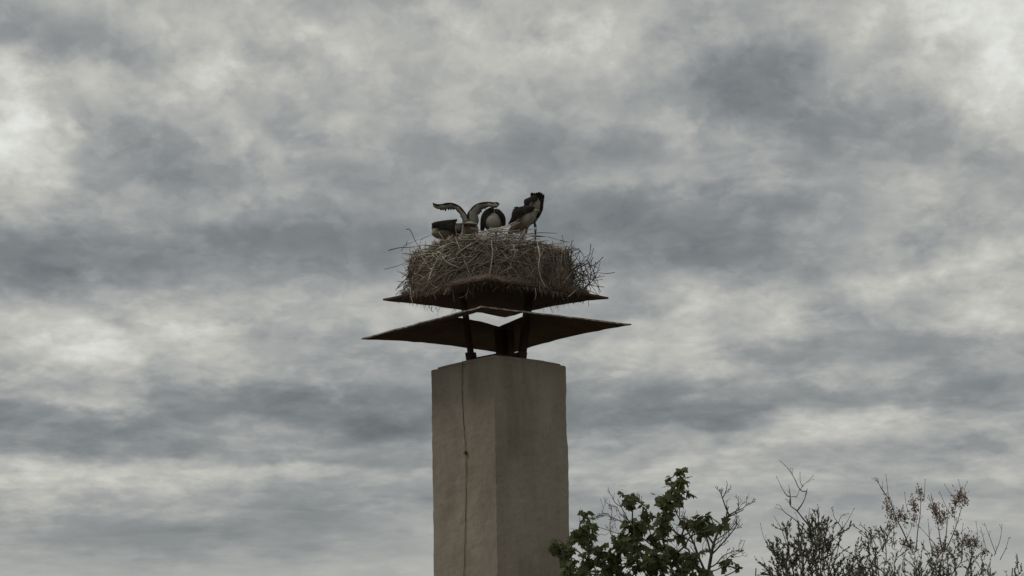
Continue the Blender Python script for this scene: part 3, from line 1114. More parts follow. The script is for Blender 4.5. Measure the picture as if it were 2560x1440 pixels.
stork_leg(B, [gp(1118, 586, yb - .02), gp(1124, 592, yb - .1), gp(1116, 599, yb - .04), gp(1114, 602, yb)], shank)
stork_leg(B, [gp(1118, 586, yb + .06), gp(1126, 592, yb + .1), gp(1118, 599, yb + .08), gp(1116, 602, yb + .08)], shank)

# --- the hunched one in the middle, seen from behind
yc = .02
C = thing('stork', 'young stork hunched in the middle of the nest framed by both black wings', 'stork', gp(1231, 600, yc), GRP)
mb = MB()
loft(mb, [gp(1232, 566, yc - .16), gp(1232, 562, yc - .12), gp(1232, 553, yc - .02), gp(1233, 551, yc + .12), gp(1233, 545, yc + .22), gp(1235, 537, yc + .30),
          gp(1236, 548, yc + .38), gp(1237, 560, yc + .43), gp(1237, 566, yc + .45)],
     [(.02, .03), (.085, .085), (.113, .108), (.10, .09), (.055, .05), (.030, .03), (.026, .028), (.025, .026), (.006, .006)], m=0)
mb.build('body', [white], C)
stork_head(C, gp(1237, 565, yc + .44), Vector((.1, .3, -.8)))
wing('wing', [(1230, 521, yc - .03), (1222, 523, yc - .05), (1212, 530, yc - .06), (1206, 541, yc - .07), (1204, 556, yc - .08), (1203.5, 578, yc - .10)],
     [(1236, 528, yc - .08), (1228, 533, yc - .13), (1219, 540, yc - .15), (1214, 550, yc - .15), (1212, 562, yc - .15), (1211, 579, yc - .14)],
     black, C, thick=.03, jag=.003, seed=12, camber=.015)
wing('wing', [(1236, 526, yc - .01), (1244, 525, yc - .03), (1252, 532, yc - .05), (1257.5, 539, yc - .06), (1259, 550, yc - .08), (1258, 566, yc - .10)],
     [(1239, 532, yc - .08), (1245, 536, yc - .12), (1251, 542, yc - .14), (1255, 550, yc - .14), (1256, 558, yc - .14), (1255.5, 566, yc - .13)],
     black, C, thick=.03, jag=.003, seed=13, camber=.015)
wing('tail', [(1222, 574, yc - .20), (1232, 575, yc - .22), (1243, 574, yc - .20)], [(1226, 568, yc - .08), (1232, 567, yc - .08), (1238, 568, yc - .08)],
     grey, C, thick=.02, nu=10, nv=5)
stork_leg(C, [gp(1222, 575, yc - .02), gp(1221, 585, yc - .06), gp(1221, 596, yc - .02), gp(1221, 601, yc)], shank)
stork_leg(C, [gp(1241, 575, yc - .02), gp(1241, 585, yc - .06), gp(1242, 596, yc - .02), gp(1242, 601, yc)], shank)

# --- front bird of the right-hand pair
yd = -.16
D = thing('stork', 'young stork with soiled brown belly bending in front of the ringed one', 'stork', gp(1308, 600, yd), GRP)
mb = MB()
loft(mb, [gp(1346, 527, yd), gp(1338, 530, yd), gp(1326, 538, yd), gp(1312, 550, yd), gp(1301, 562, yd + .02), gp(1290, 570, yd + .06),
          gp(1282, 573, yd + .16), gp(1277, 580, yd + .26), gp(1275, 586, yd + .31), gp(1274, 589, yd + .34)],
     [(.012, .012), (.045, .035), (.085, .068), (.100, .085), (.090, .080), (.06, .055), (.030, .03), (.027, .028), (.025, .025), (.006, .006)],
     m=0, mfun=lambda c: 1 if c.z < gp(1305, 566 + 3 * math.sin(c.x * 40), yd).z else 0)
mb.build('body', [white, dirty], D)
stork_head(D, gp(1274, 588, yd + .33), Vector((-.3, .4, -.6)))
wing('wing', [(1337, 521, yd - .05), (1325, 517, yd - .03), (1313, 516, yd - .02), (1304, 518, yd - .02), (1295, 519.5, yd - .03), (1286, 523, yd - .05), (1281, 531, yd - .07),
              (1281, 541, yd - .08), (1276, 553, yd - .09), (1270, 562, yd - .08)],
     [(1333, 526, yd - .09), (1326, 530, yd - .10), (1317, 531, yd - .11), (1310, 534, yd - .12), (1304, 538, yd - .13), (1299, 543, yd - .14), (1294, 548, yd - .14),
      (1289, 553, yd - .14), (1284, 559, yd - .13), (1280, 564, yd - .10)],
     black, D, thick=.03, nu=30, jag=.004, seed=15, camber=.015)
q = MB()
for (a_, b_2) in (((1296, 523), (1285, 519)), ((1294, 527), (1282, 524)), ((1293, 531), (1280.5, 529)), ((1298, 522), (1290, 517))):
    quill(q, gp(*a_, yd - .08), gp(*b_2, yd - .08), .011)
q.build('flight_feathers', black, D, smooth=False)
wing('wing', [(1334, 522, yd + .09), (1316, 522, yd + .11), (1300, 532, yd + .12), (1288, 548, yd + .12)],
     [(1336, 532, yd + .12), (1322, 540, yd + .13), (1308, 551, yd + .13), (1294, 560, yd + .12)], black, D, thick=.03, seed=16)
wing('tail', [(1348, 525, yd - .03), (1350, 528, yd), (1348, 531, yd + .03)], [(1333, 527, yd - .04), (1334, 531, yd), (1333, 534, yd + .04)], grey, D, thick=.02, nu=8, nv=5)
stork_leg(D, [gp(1312, 572, yd), gp(1310, 582, yd - .05), gp(1308, 594, yd), gp(1308, 601, yd + .02)], shank)
stork_leg(D, [gp(1304, 574, yd + .05), gp(1303, 584, yd + .0), gp(1302, 594, yd + .04), gp(1302, 601, yd + .06)], shank)

# --- rear bird of the pair: tail up, ringed leg
ye = .08
E_ = thing('stork', 'tallest young stork bending forward with black tail up and a ringed leg', 'stork', gp(1338, 600, ye), GRP)
mb = MB()
loft(mb, [gp(1344, 492, ye), gp(1343, 499, ye), gp(1340, 511, ye), gp(1335, 525, ye + .01), gp(1331, 538, ye + .03), gp(1328, 548, ye + .07), gp(1322, 556, ye + .16),
          gp(1316, 566, ye + .26), gp(1313, 577, ye + .33), gp(1311, 583, ye + .37), gp(1310, 586, ye + .39)],
     [(.022, .018), (.050, .040), (.075, .070), (.084, .085), (.080, .080), (.060, .06), (.034, .034), (.026, .026), (.027, .028), (.025, .025), (.006, .006)],
     m=0)
mb.build('body', [white], E_)
stork_head(E_, gp(1310, 585, ye + .38), Vector((-.2, .4, -.7)))
q = MB()
for k, (bx, by) in enumerate(((1328, 482), (1331.5, 482), (1336, 482.5), (1341, 481.5), (1346, 480.5), (1350, 480), (1355, 482.5), (1360, 486.5), (1360, 491))):
    quill(q, gp(1334 + k * 2.2, 504, ye - .03 + .008 * (k % 3)), gp(bx, by, ye - .05 + .012 * (k % 3)), .0175, th=.006)
q.build('tail', black, E_, smooth=False)
wing('wing', [(1340, 489, ye - .02), (1330, 492, ye - .03), (1320, 497, ye - .05), (1311, 501, ye - .06), (1312, 510, ye - .07), (1308, 518, ye - .08), (1304, 528, ye - .09)],
     [(1345, 500, ye - .07), (1336, 501, ye - .10), (1329, 505, ye - .12), (1324, 511, ye - .13), (1322, 519, ye - .13), (1321, 528, ye - .13), (1320, 536, ye - .12)],
     black, E_, thick=.028, nu=24, jag=.004, seed=21, camber=.012)
wing('wing', [(1352, 494, ye), (1357.5, 497, ye - .02), (1356, 508, ye - .02), (1355, 522, ye - .02), (1350, 534, ye - .02), (1343, 545, ye - .02)],
     [(1350, 499, ye - .05), (1354, 504, ye - .06), (1353.5, 512, ye - .065), (1352, 523, ye - .065), (1347, 534, ye - .06), (1341, 543, ye - .05)],
     black, E_, thick=.028, nu=20, jag=.003, seed=22)
stork_leg(E_, [gp(1334, 536, ye - .02), gp(1335.5, 548, ye - .03), gp(1338, 566, ye - .02), gp(1338.5, 590, ye - .01), gp(1338, 598, ye)], shank_d, .013, .008,
          ringz=(gp(1338.4, 568, ye - .018), gp(1338.6, 578, ye - .014)))
stork_leg(E_, [gp(1326, 540, ye + .06), gp(1318, 552, ye + .06), gp(1306, 568, ye + .07), gp(1304, 590, ye + .08), gp(1304, 598, ye + .09)], shank_d, .013, .008)

# ------------------------------------------------------------------ trees and bushes
bark = mat('bark', [(0.08, 0.067, 0.052), (0.14, 0.12, 0.095)], 12, 0.95, 0.5, 50, 0.006)
dead = mat('dead_bark', [(0.035, 0.030, 0.028), (0.075, 0.066, 0.058)], 14, 0.95, 0.3, 50, 0.004)
leaf1 = mat('broad_leaf', [(0.055, 0.070, 0.028), (0.090, 0.105, 0.044), (0.13, 0.128, 0.062)], 3.0, 0.65, 0.0, trans=.55, rnd=.3, spec=.3)
leaf2 = mat('small_leaf', [(0.085, 0.088, 0.052), (0.15, 0.145, 0.092)], 2.5, 0.6, 0.0, trans=.48, rnd=.2, spec=.3)
seedm = mat('dry_seed', [(0.16, 0.110, 0.088), (0.28, 0.205, 0.165)], 8, 0.9, 0.0)


def leaf_mesh(name, kind, m):
    """a lobed, folded and drooping leaf, unit long, stalk at the origin, blade along +x"""
    if kind == 'lobed':
        o_ = [(0, 0), (.10, .16), (.02, .42), (.30, .34), (.42, .56), (.60, .30), (1.0, .02)]
    else:
        o_ = [(0, 0), (.25, .13), (.60, .16), (1.0, 0)]
    vs, fs = [], []
    n_ = len(o_)
    for (x, y) in o_:
        vs.append((x, 0, -.20 * x * x))
    for s in (1, -1):
        for (x, y) in o_:
            vs.append((x, s * y, -.20 * x * x + .22 * abs(y) - .30 * y * y * 2))
    for s in (0, 1):
        b = n_ * (1 + s)
        for i in range(n_ - 1):
            f = (i, i + 1, b + i + 1, b + i)
            fs.append(f if s == 1 else tuple(reversed(f)))
    # drop the doubled end points
    return vs, fs


LOB = leaf_mesh('l', 'lobed', None)
LAN = leaf_mesh('l', 'lance', None)


def leaf_matrix(p, d, size, rr, droop=.5):
    d = d.normalized()
    u = Vector((rr.gauss(0, droop), rr.gauss(0, droop), 1)).normalized()
    y = u.cross(d)
    y = y.normalized() if y.length > 1e-4 else Vector((0, 1, 0))
    z = d.cross(y)
    return Matrix(((d.x * size, y.x * size, z.x * size, p.x), (d.y * size, y.y * size, z.y * size, p.y), (d.z * size, y.z * size, z.z * size, p.z), (0, 0, 0, 1)))


def wobble(a, b, k, amp, rr):
    pts = [a]
    for i in range(1, k):
        t = i / k
        pts.append(a.lerp(b, t) + Vector((rr.gauss(0, 1), rr.gauss(0, 1), rr.gauss(0, 1))) * amp * (b - a).length)
    pts.append(b)
    return pts


# --- the broad-leaved tree in front of the chimney's right edge
rt_ = random.Random(5)
YT = -4.6
T1 = thing('broadleaf_tree', 'young tree with large lobed green leaves reaching across the right edge of the chimney', 'tree', at(1620, 1440, YT) * 1)
T1.location.z = 0
CLU = [(1700, 1180, 11), (1675, 1195, 9), (1704, 1204, 13), (1686, 1224, 22), (1670, 1250, 24), (1666, 1276, 20), (1660, 1300, 17), (1722, 1231, 10), (1652, 1326, 15),
       (1643, 1241, 9), (1690, 1245, 16), (1553, 1231, 9), (1574, 1253, 20), (1467, 1285, 10), (1477, 1310, 15), (1450, 1326, 13), (1465, 1338, 21), (1440, 1346, 16),
       (1395, 1364, 15), (1411, 1376, 18), (1385, 1361, 10), (1424, 1402, 16), (1582, 1319, 27), (1603, 1310, 20), (1560, 1342, 25), (1545, 1370, 25), (1618, 1284, 13),
       (1612, 1265, 9), (1740, 1305, 13), (1757, 1304, 18), (1767, 1321, 15), (1776, 1294, 12), (1801, 1311, 10), (1716, 1309, 12), (1742, 1334, 12),
       (1470, 1402, 24), (1518, 1400, 24), (1432, 1424, 22), (1580, 1408, 28), (1640, 1390, 28), (1690, 1384, 28), (1722, 1394, 20), (1550, 1434, 30), (1640, 1430, 34),
       (1700, 1430, 26), (1455, 1440, 24), (1632, 1351, 13), (1702, 1346, 11), (1815, 1414, 13), (1828, 1400, 9), (1848, 1424, 8), (1742, 1424, 12), (1505, 1437, 22),
       (1600, 1370, 18), (1590, 1350, 20), (1758, 1380, 9), (1500, 1375, 12), (1480, 1365, 14), (1660, 1360, 14), (1760, 1440, 14)]
node = [at(1620, 1500, YT)]
root = Vector((node[0].x + .1, YT + .1, 0.0))
tr = MB()
trp = [root, Vector((root.x - .04, YT + .1, 1.6)), Vector((root.x + .05, YT, 3.2)), node[0]]
tr.tube(catmull(trp, 16), (.11, .045), 10)
tr.build('trunk', bark, T1)
lim = MB()
leaves = []
par = []
for (px, py, rr_) in sorted(CLU, key=lambda c: -c[1]):
    p = at(px, py, YT + rt_.uniform(-.45, .35))
    best = min(node, key=lambda q: (q - p).length * (1.0 if q.z < p.z - .03 else 2.6) + .25 * max(0, (node[0] - q).length))
    par.append((best, p))
    node.append(p)
    rw = rr_ * (YT - CAM.y) / FPX
    hgt = (p - node[0]).length
    ra = max(.0035, .016 - .010 * hgt)
    lim.tube(catmull(wobble(best, p, 3, .07, rt_), 8), (ra, ra * .6), 6)
    nl = int((rr_ / 5.2) ** 2 * 1.25) + 4
    for i in range(nl):
        while True:
            v = Vector((rt_.uniform(-1, 1), rt_.uniform(-1, 1), rt_.uniform(-1, 1)))
            if v.length < 1:
                break
        q = p + Vector((v.x * rw, v.y * rw * 1.2, v.z * rw))
        d = (v * .6 + Vector((rt_.gauss(0, .5), rt_.gauss(0, .5), rt_.gauss(-.55, .35))))
        sz = rt_.uniform(.042, .070) * (.75 if rr_ < 10 else 1.2)
        leaves.append((q, d, sz))
        if i % 3 == 0 and (q - p).length > .012:
            lim.tube([p, p.lerp(q, .5) + Vector((0, 0, .006)), q], (.0022, .0014), 4, cap=False)
for k in range(26):       # bare shoots between the leaves
    b = rt_.choice(node[1:38])
    tip = b + Vector((rt_.gauss(0, .10), rt_.gauss(0, .1), rt_.uniform(.06, .24)))
    lim.tube(catmull(wobble(b, tip, 3, .06, rt_), 7), (.003, .0013), 4, cap=False)
tag(lim.build('limbs', bark, T1), kind='stuff')
lm = bpy.data.meshes.new('leaf')
lm.from_pydata(LOB[0], [], LOB[1])
lm.materials.append(leaf1)
crown = MB()
leaves.sort(key=lambda l: l[0].y - l[2] * 8)
cnt = 0
for (q, d, sz) in leaves:
    M_ = leaf_matrix(q, d, sz, rt_, .6)
    if cnt < 300 and q.z > at(1600, 1446, YT).z:
        ob = bpy.data.objects.new('leaf', lm)
        COL.objects.link(ob)
        ob.parent = T1
        ob.matrix_parent_inverse = Matrix.Translation(-T1.location)
        ob.matrix_world = M_
        ob.matrix_basis = M_
        cnt += 1
    else:
        crown.add([M_ @ Vector(v) for v in LOB[0]], LOB[1])
tag(crown.build('crown', leaf1, T1), kind='stuff')


# --- leafless shrub behind it
def bare(mb, base, tip, ra, depth, rr, spread=.5, side=3, ln=.45):
    """a dry branch with side twigs"""
    P = catmull(wobble(base, tip, 3, .045, rr), 8)
    mb.tube(P, (ra, max(.0013, ra * .5)), 5, cap=False)
    mb.tube([P[-1], P[-1] + (P[-1] - P[-2]).normalized() * .007], (.0035, .002), 5)
    if depth <= 0:
        return
    L_ = (tip - base).length
    for i in range(side):
        t = rr.uniform(.25, .95)
        k = min(7, int(t * 8))
        d = (P[k + 1] - P[k]).normalized()
        s = d.cross(Vector((0, 1, 0))).normalized() * rr.choice((-1, 1)) * spread * rr.uniform(.6, 1.4)
        d2 = (d + s + Vector((0, rr.gauss(0, .35), .18))).normalized()
        bare(mb, P[k], P[k] + d2 * L_ * ln * rr.uniform(.5, 1.1), ra * .55, depth - 1, rr, spread, side, ln)


def px_branch(mb, pts, y, ra, rr, depth=1, side=4, ln=.25, rb=.3):
    P = [at(px, py, y + rr.uniform(-.02, .02)) for (px, py) in pts]
    C_ = catmull(P, 5 * len(pts))
    mb.tube(C_, (ra, max(.0014, ra * rb)), 6, cap=False)
    mb.tube([C_[-1], C_[-1] + (C_[-1] - C_[-2]).normalized() * .008], (.004, .002), 5)
    L_ = sum((P[i + 1] - P[i]).length for i in range(len(P) - 1))
    for i in range(side):
        k = rr.randint(int(len(C_) * .2), len(C_) - 2)
        d = (C_[k + 1] - C_[k]).normalized()
        s = d.cross(Vector((0, 1, 0))).normalized() * rr.choice((-1, 1)) * rr.uniform(.4, .9)
        d2 = (d + s + Vector((0, rr.gauss(0, .3), .2))).normalized()
        bare(mb, C_[k], C_[k] + d2 * L_ * ln * rr.uniform(.5, 1.2), max(.0016, ra * .4), depth - 1, rr, .55, 2, .5)
    return C_


YS = -3.4
rs = random.Random(21)
S1 = thing('bare_shrub', 'leafless dry shrub with forked twigs behind the right side of the lobed leaf tree', 'shrub', at(1770, 1440, YS))
S1.location.z = 0
st = MB()
b0 = at(1768, 1500, YS)
st.tube(catmull([Vector((b0.x, YS, 0)), Vector((b0.x + .05, YS, 1.8)), Vector((b0.x - .02, YS, 3.6)), b0], 12), (.05, .024), 8)
st.build('trunk', dead, S1)
for pts, ra, side, ln in [
    ([(1768, 1500), (1770, 1440), (1778, 1390), (1784, 1360), (1800, 1320), (1820, 1290), (1826, 1285)], .018, 4, .2),
    ([(1822, 1288), (1813, 1265), (1806, 1245), (1799, 1225)], .008, 4, .4), ([(1806, 1246), (1814, 1230), (1818, 1210), (1816, 1204)], .005, 2, .4),
    ([(1822, 1288), (1840, 1278), (1858, 1270), (1871, 1258)], .007, 4, .4), ([(1846, 1275), (1846, 1255), (1847, 1243)], .004, 3, .4),
    ([(1778, 1390), (1770, 1355), (1766, 1335), (1775, 1300)], .010, 5, .3), ([(1784, 1360), (1765, 1335), (1740, 1320), (1725, 1300)], .010, 6, .3),
    ([(1768, 1440), (1750, 1400), (1735, 1360), (1720, 1330), (1700, 1300), (1687, 1275)], .012, 8, .2),
    ([(1735, 1360), (1715, 1345), (1690, 1330), (1672, 1300)], .007, 6, .25), ([(1780, 1385), (1800, 1365), (1830, 1330), (1850, 1300)], .009, 7, .25),
    ([(1790, 1350), (1820, 1330), (1838, 1310), (1852, 1318)], .005, 4, .3), ([(1772, 1420), (1790, 1410), (1808, 1390), (1830, 1380), (1853, 1372)], .007, 7, .22),
    ([(1772, 1430), (1800, 1420), (1825, 1390), (1850, 1380), (1862, 1352)], .006, 5, .25), ([(1810, 1300), (1812, 1330), (1795, 1370)], .005, 3, .3),
    ([(1768, 1480), (1700, 1410), (1640, 1370), (1590, 1330), (1560, 1280), (1545, 1250)], .010, 9, .15),
    ([(1640, 1370), (1625, 1330), (1615, 1290), (1605, 1265), (1604, 1243)], .006, 6, .25), ([(1590, 1330), (1565, 1310), (1545, 1300), (1520, 1290), (1497, 1288)], .006, 8, .25),
    ([(1530, 1300), (1520, 1285), (1505, 1283), (1508, 1270), (1502, 1250)], .004, 3, .3), ([(1560, 1345), (1530, 1340), (1525, 1310), (1530, 1280), (1528, 1268)], .005, 6, .25),
    ([(1600, 1345), (1550, 1335), (1510, 1322), (1485, 1316)], .005, 5, .2),
    ([(1720, 1400), (1560, 1395), (1500, 1385), (1475, 1345)], .005, 6, .15),
]:
    mb = MB()
    px_branch(mb, pts, YS + rs.uniform(-.1, .1), ra, rs, 2, side, ln)
    mb.build('branch', dead, S1)


# --- small-leaved bushes at the lower right
def shoot(mb, P, ra, lf, rr, dens, lsz, t0=.25, spread=.6, mi=0, lm_i=0, up_=.9):
    """leafy shoot: stem in mb[0], leaves in lf"""
    L_ = sum((P[i + 1] - P[i]).length for i in range(len(P) - 1))
    mb.tube(P, (ra, .0014), 5, cap=False)
    nlf = int(L_ * dens)
    k = len(P) - 1
    for i in range(nlf):
        t = t0 + (1 - t0) * rr.random() ** .8
        q = min(k - 1, int(t * k))
        p = P[q].lerp(P[q + 1], t * k - q)
        d = (P[q + 1] - P[q]).normalized() * up_
        a = rr.uniform(0, 6.28)
        d = d + Vector((math.cos(a), math.sin(a), rr.gauss(.1, .2))) * spread
        M_ = leaf_matrix(p, d, lsz * rr.uniform(.6, 1.25), rr, 1.2)
        lf.add([M_ @ Vector(v) for v in LAN[0]], LAN[1], lm_i)


def bush(name, label, cat, bx, y, seed, stems, bares, heads, dens, lsz, mats_, dx_=1.0):
    rr = random.Random(seed)
    T = thing(name, label, cat, at(bx, 1440, y))
    T.location.z = 0
    base = at(bx, 1440, y)
    base.z = 0
    wood = MB()
    lf = MB()
    for k in range(7):
        b = base + Vector((rr.uniform(-.25, .25), rr.uniform(-.2, .2), 0))
        t = at(bx + rr.uniform(-150, 150) * dx_, 1420, y + rr.uniform(-.4, .4))
        wood.tube(catmull(wobble(b, t, 3, .02, rr), 12), (.035, .005), 7)
    wood.build('trunk', bark, T)
    tw = MB()
    for (x0, y0, x1, y1) in stems:
        yy = y + rr.uniform(-.45, .45)
        P = catmull(wobble(at(x0, y0, yy), at(x1, y1, yy + rr.uniform(-.1, .1)), 3, .075, rr), 8)
        shoot(tw, P, .0055, lf, rr, dens, lsz)
        for i in range(rr.randint(3, 6)):
            k = rr.randint(1, 6)
            d = (P[k + 1] - P[k]).normalized()
            s = d.cross(Vector((0, 1, 0))).normalized() * rr.choice((-1, 1))
            e2 = P[k] + (d + s * rr.uniform(.3, 1.1) + Vector((0, rr.gauss(0, .4), .1))).normalized() * rr.uniform(.05, .2)
            shoot(tw, catmull(wobble(P[k], e2, 3, .05, rr), 6), .003, lf, rr, dens * 1.2, lsz, t0=.2)
    r2 = random.Random(seed + 100)
    for k in range(100):             # the body of the bush lower down
        x0, y0 = bx + r2.uniform(-150, 150) * dx_, (2300, 2060, 1820, 1620)[k % 4] + r2.uniform(-40, 40)
        yy = y + r2.uniform(-.45, .45)
        P = catmull(wobble(at(x0, y0, yy), at(x0 + r2.uniform(-60, 60), max(y0 - 260, 1470), yy), 3, .04, r2), 8)
        shoot(tw, P, .006, lf, r2, dens * .8, lsz * 1.2)
        for i in range(4):
            q = r2.randint(1, 4)
            e2 = P[q] + Vector((r2.choice((-1, 1)) * r2.uniform(.05, .2), r2.gauss(0, .1), r2.uniform(.03, .12)))
            shoot(tw, catmull(wobble(P[q], e2, 3, .05, r2), 6), .003, lf, r2, dens, lsz * 1.2, t0=.2)
    tag(tw.build('twigs', bark, T), kind='stuff')
    for (pts, ra, side, ln) in bares:
        mb = MB()
        px_branch(mb, pts, y + rr.uniform(-.15, .15), ra, rr, 1, side, ln)
        mb.build('branch', dead, T)
    tag(lf.build('crown', mats_[0], T), kind='stuff')
    for (px, py, rad, nn) in heads:
        mb = MB()
        c = at(px, py, y + rr.uniform(-.1, .1))
        rw = rad * (y - CAM.y) / FPX
        for i in range(nn):
            v = Vector((rr.gauss(0, .5), rr.gauss(0, .5), rr.gauss(0, .62)))
            p = c + Vector((v.x * rw * .8, v.y * rw * .7, v.z * rw * 1.1))
            d = Vector((rr.gauss(0, .6), rr.gauss(0, .6), .6 + rr.gauss(0, .4))).normalized()
            mb.tube([p, p + d * .009, p + d * rr.uniform(.016, .026)], [.002, .0055, .0014], 4, cap=False)
            mb.tube([c - Vector((0, 0, rw * .5)), c + Vector((v.x * rw * .15, v.y * rw * .1, v.z * rw * .5)), p], (.0012, .0009), 3, cap=False)
        mb.build('seed_head', mats_[1], T)
    return T


Y2 = -4.0
rq = random.Random(31)
stems = []
for i in range(26):          # low dense part
    x = rq.uniform(1925, 2140)
    top = 1345 + 55 * abs((x - 2030) / 110) ** 1.6 + rq.uniform(-8, 60)
    stems.append((2030 + (x - 2030) * .72 + rq.uniform(-15, 15), 1500, x, top))
for (x, y, x0) in ((2045, 1272, 2040), (2030, 1290, 2035), (2058, 1290, 2050), (2070, 1300, 2050), (2020, 1305, 2035), (1995, 1305, 2010), (1955, 1308, 1985), (1963, 1322, 1985), (1998, 1318, 2010),
                   (2085, 1315, 2055), (2105, 1318, 2070), (2100, 1340, 2070), (1945, 1345, 1985), (1922, 1350, 1960), (1930, 1358, 1965), (1935, 1372, 1970), (2040, 1310, 2040), (2052, 1320, 2045),
                   (2025, 1330, 2030), (2065, 1330, 2050), (1985, 1345, 2005), (1910, 1425, 1940), (1918, 1435, 1950)):
    stems.append((x0, min(1440, y + 110), x, y))
bares = [
    ([(2030, 1345), (2022, 1315), (2008, 1297), (1992, 1277), (1976, 1264), (1974, 1250)], .0085, 1, .1),
    ([(1993, 1277), (2004, 1262), (2012, 1246), (2018, 1224)], .0065, 0, .1), ([(2014, 1238), (2016, 1228), (2006, 1228), (1996, 1218), (1986, 1196), (1972, 1174), (1960, 1161), (1951, 1153)], .005, 2, .12),
    ([(1977, 1262), (1975, 1242), (1968, 1240), (1956, 1222), (1942, 1193)], .005, 1, .15), ([(1976, 1244), (1974, 1228), (1972, 1215)], .0045, 1, .2),
    ([(1978, 1242), (1992, 1240), (1998, 1226)], .0035, 1, .3), ([(2000, 1226), (2008, 1213), (2020, 1203), (2032, 1190)], .0032, 1, .3), ([(2008, 1217), (2001, 1205), (2000, 1183)], .003, 0, .3),
    ([(2026, 1340), (2006, 1318), (1986, 1298), (1966, 1284), (1957, 1275), (1950, 1264), (1942, 1262)], .005, 2, .2),
    ([(1972, 1380), (1960, 1340), (1950, 1315), (1936, 1293)], .004, 2, .12), ([(1945, 1390), (1925, 1370), (1910, 1345), (1901, 1310)], .0028, 2, .15),
    ([(2080, 1350), (2105, 1322), (2120, 1300), (2135, 1272)], .0042, 2, .15), ([(2108, 1324), (2090, 1300), (2084, 1288), (2082, 1268)], .0035, 2, .25), ([(2095, 1310), (2104, 1290), (2120, 1284)], .003, 1, .2),
    ([(2040, 1320), (2048, 1290), (2044, 1262)], .003, 1, .2), ([(1925, 1440), (1915, 1415), (1905, 1395)], .0025, 0, .2), ([(2025, 1320), (2022, 1290), (2024, 1272)], .003, 0, .2),
]
bush('leafy_bush', 'bush with small dark green leaves and tall bare forked branches on top', 'bush', 2030, Y2, 41, stems, bares, [], 120, .030, (leaf2, seedm))

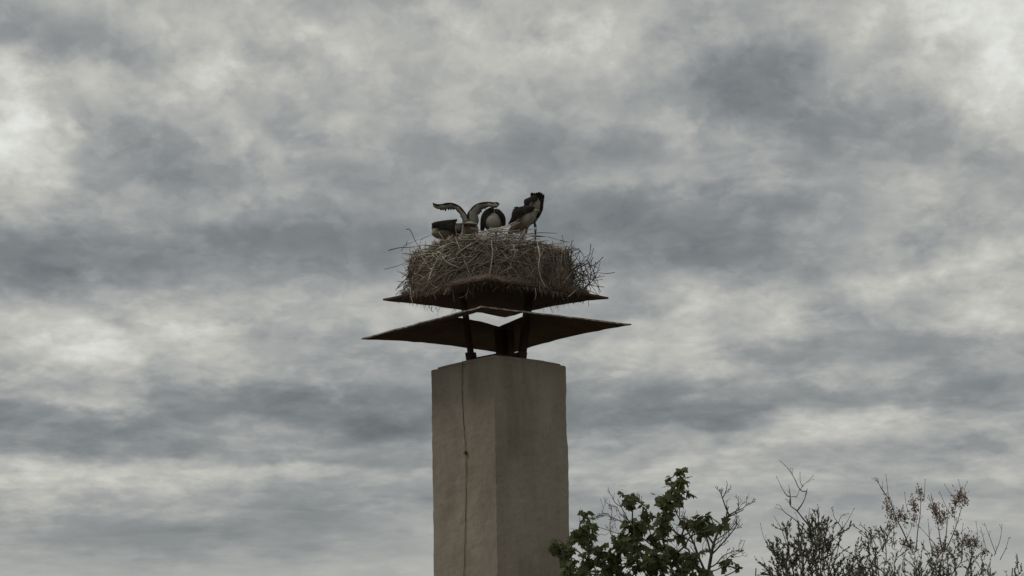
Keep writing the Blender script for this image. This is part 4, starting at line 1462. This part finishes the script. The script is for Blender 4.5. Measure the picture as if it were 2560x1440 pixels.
Y3 = -3.7
stems = []
for i in range(48):
    x = rq.uniform(2125, 2560)
    top = 1385 + 25 * math.sin(x * .021) + rq.uniform(-20, 55) + max(0, (x - 2480)) * .35
    stems.append((2340 + (x - 2340) * .85 + rq.uniform(-20, 20), 1500, x, top))
for (x, y, x0) in ((2160, 1315, 2180), (2145, 1345, 2165), (2175, 1335, 2190), (2140, 1362, 2170), (2205, 1325, 2200), (2225, 1312, 2215), (2160, 1360, 2180), (2190, 1365, 2195), (2395, 1335, 2380), (2410, 1345, 2390),
                   (2440, 1345, 2420), (2425, 1355, 2410), (2480, 1385, 2450)):
    stems.append((x0, y + 100, x, y))
bares = [
    ([(2275, 1370), (2258, 1330), (2240, 1295), (2225, 1255), (2205, 1222), (2188, 1195)], .006, 4, .12), ([(2225, 1250), (2205, 1225), (2192, 1197)], .0022, 0, .1), ([(2222, 1250), (2218, 1215), (2215, 1188)], .0028, 0, .1),
    ([(2290, 1380), (2294, 1330), (2300, 1290), (2302, 1255), (2304, 1220)], .0048, 3, .12), ([(2205, 1380), (2215, 1350), (2228, 1325), (2236, 1315)], .006, 3, .25), ([(2230, 1370), (2235, 1335), (2232, 1315)], .004, 2, .2),
    ([(2355, 1375), (2350, 1345), (2344, 1310), (2332, 1270), (2322, 1240)], .005, 3, .15), ([(2362, 1372), (2366, 1330), (2370, 1285), (2374, 1265)], .005, 2, .15), ([(2365, 1375), (2385, 1330), (2398, 1290), (2406, 1262)], .005, 3, .15),
    ([(2405, 1270), (2390, 1250), (2370, 1225), (2362, 1212)], .0025, 1, .15), ([(2380, 1290), (2362, 1260), (2350, 1230)], .0025, 1, .15), ([(2345, 1300), (2335, 1270), (2328, 1236)], .0025, 1, .15),
    ([(2190, 1365), (2175, 1335), (2155, 1315), (2150, 1312)], .004, 3, .15), ([(2205, 1360), (2195, 1330), (2190, 1315)], .003, 2, .15), ([(2210, 1360), (2205, 1330), (2200, 1318)], .003, 1, .15),
    ([(2335, 1390), (2325, 1355), (2322, 1320), (2320, 1300)], .004, 2, .15), ([(2345, 1370), (2320, 1340), (2300, 1318)], .003, 2, .15), ([(2470, 1390), (2462, 1360), (2452, 1320)], .003, 2, .15),
    ([(2490, 1385), (2475, 1345), (2462, 1310)], .003, 2, .15), ([(2485, 1390), (2500, 1350), (2505, 1313)], .003, 2, .15), ([(2500, 1400), (2515, 1370), (2522, 1345)], .003, 2, .15), ([(2410, 1370), (2405, 1335), (2408, 1310)], .003, 1, .15),
    ([(2440, 1370), (2444, 1335), (2440, 1305)], .0025, 1, .15), ([(2250, 1380), (2270, 1340), (2282, 1310)], .003, 2, .15), ([(2310, 1255), (2312, 1220), (2313, 1200)], .0022, 0, .1), ([(2406, 1262), (2412, 1220), (2418, 1205)], .0022, 0, .1),
    ([(2400, 1250), (2402, 1225), (2396, 1200)], .0022, 0, .1), ([(2275, 1290), (2265, 1260), (2262, 1232)], .0025, 1, .15),
]
heads = [(2217, 1263, 15, 42), (2228, 1290, 16, 42), (2250, 1290, 15, 40), (2262, 1296, 14, 34), (2284, 1258, 15, 42), (2287, 1276, 14, 34), (2300, 1233, 14, 40), (2285, 1297, 14, 30), (2340, 1282, 20, 70),
         (2350, 1300, 16, 44), (2362, 1290, 14, 34), (2335, 1270, 15, 34), (2398, 1240, 18, 62), (2388, 1258, 15, 44), (2412, 1250, 14, 40), (2382, 1282, 12, 24), (2276, 1366, 17, 60), (2262, 1360, 14, 36), (2360, 1370, 18, 60),
         (2420, 1356, 20, 66), (2392, 1338, 14, 34), (2440, 1362, 15, 44), (2345, 1380, 15, 44), (2225, 1322, 12, 26), (2177, 1345, 13, 26), (2460, 1380, 15, 36), (2240, 1300, 12, 26), (2235, 1355, 12, 20)]
bush('seeding_bush', 'bush with brown dried seed clusters on upright stems at the lower right corner', 'bush', 2345, Y3, 43, stems, bares, heads, 90, .027, (leaf2, seedm), 1.6)
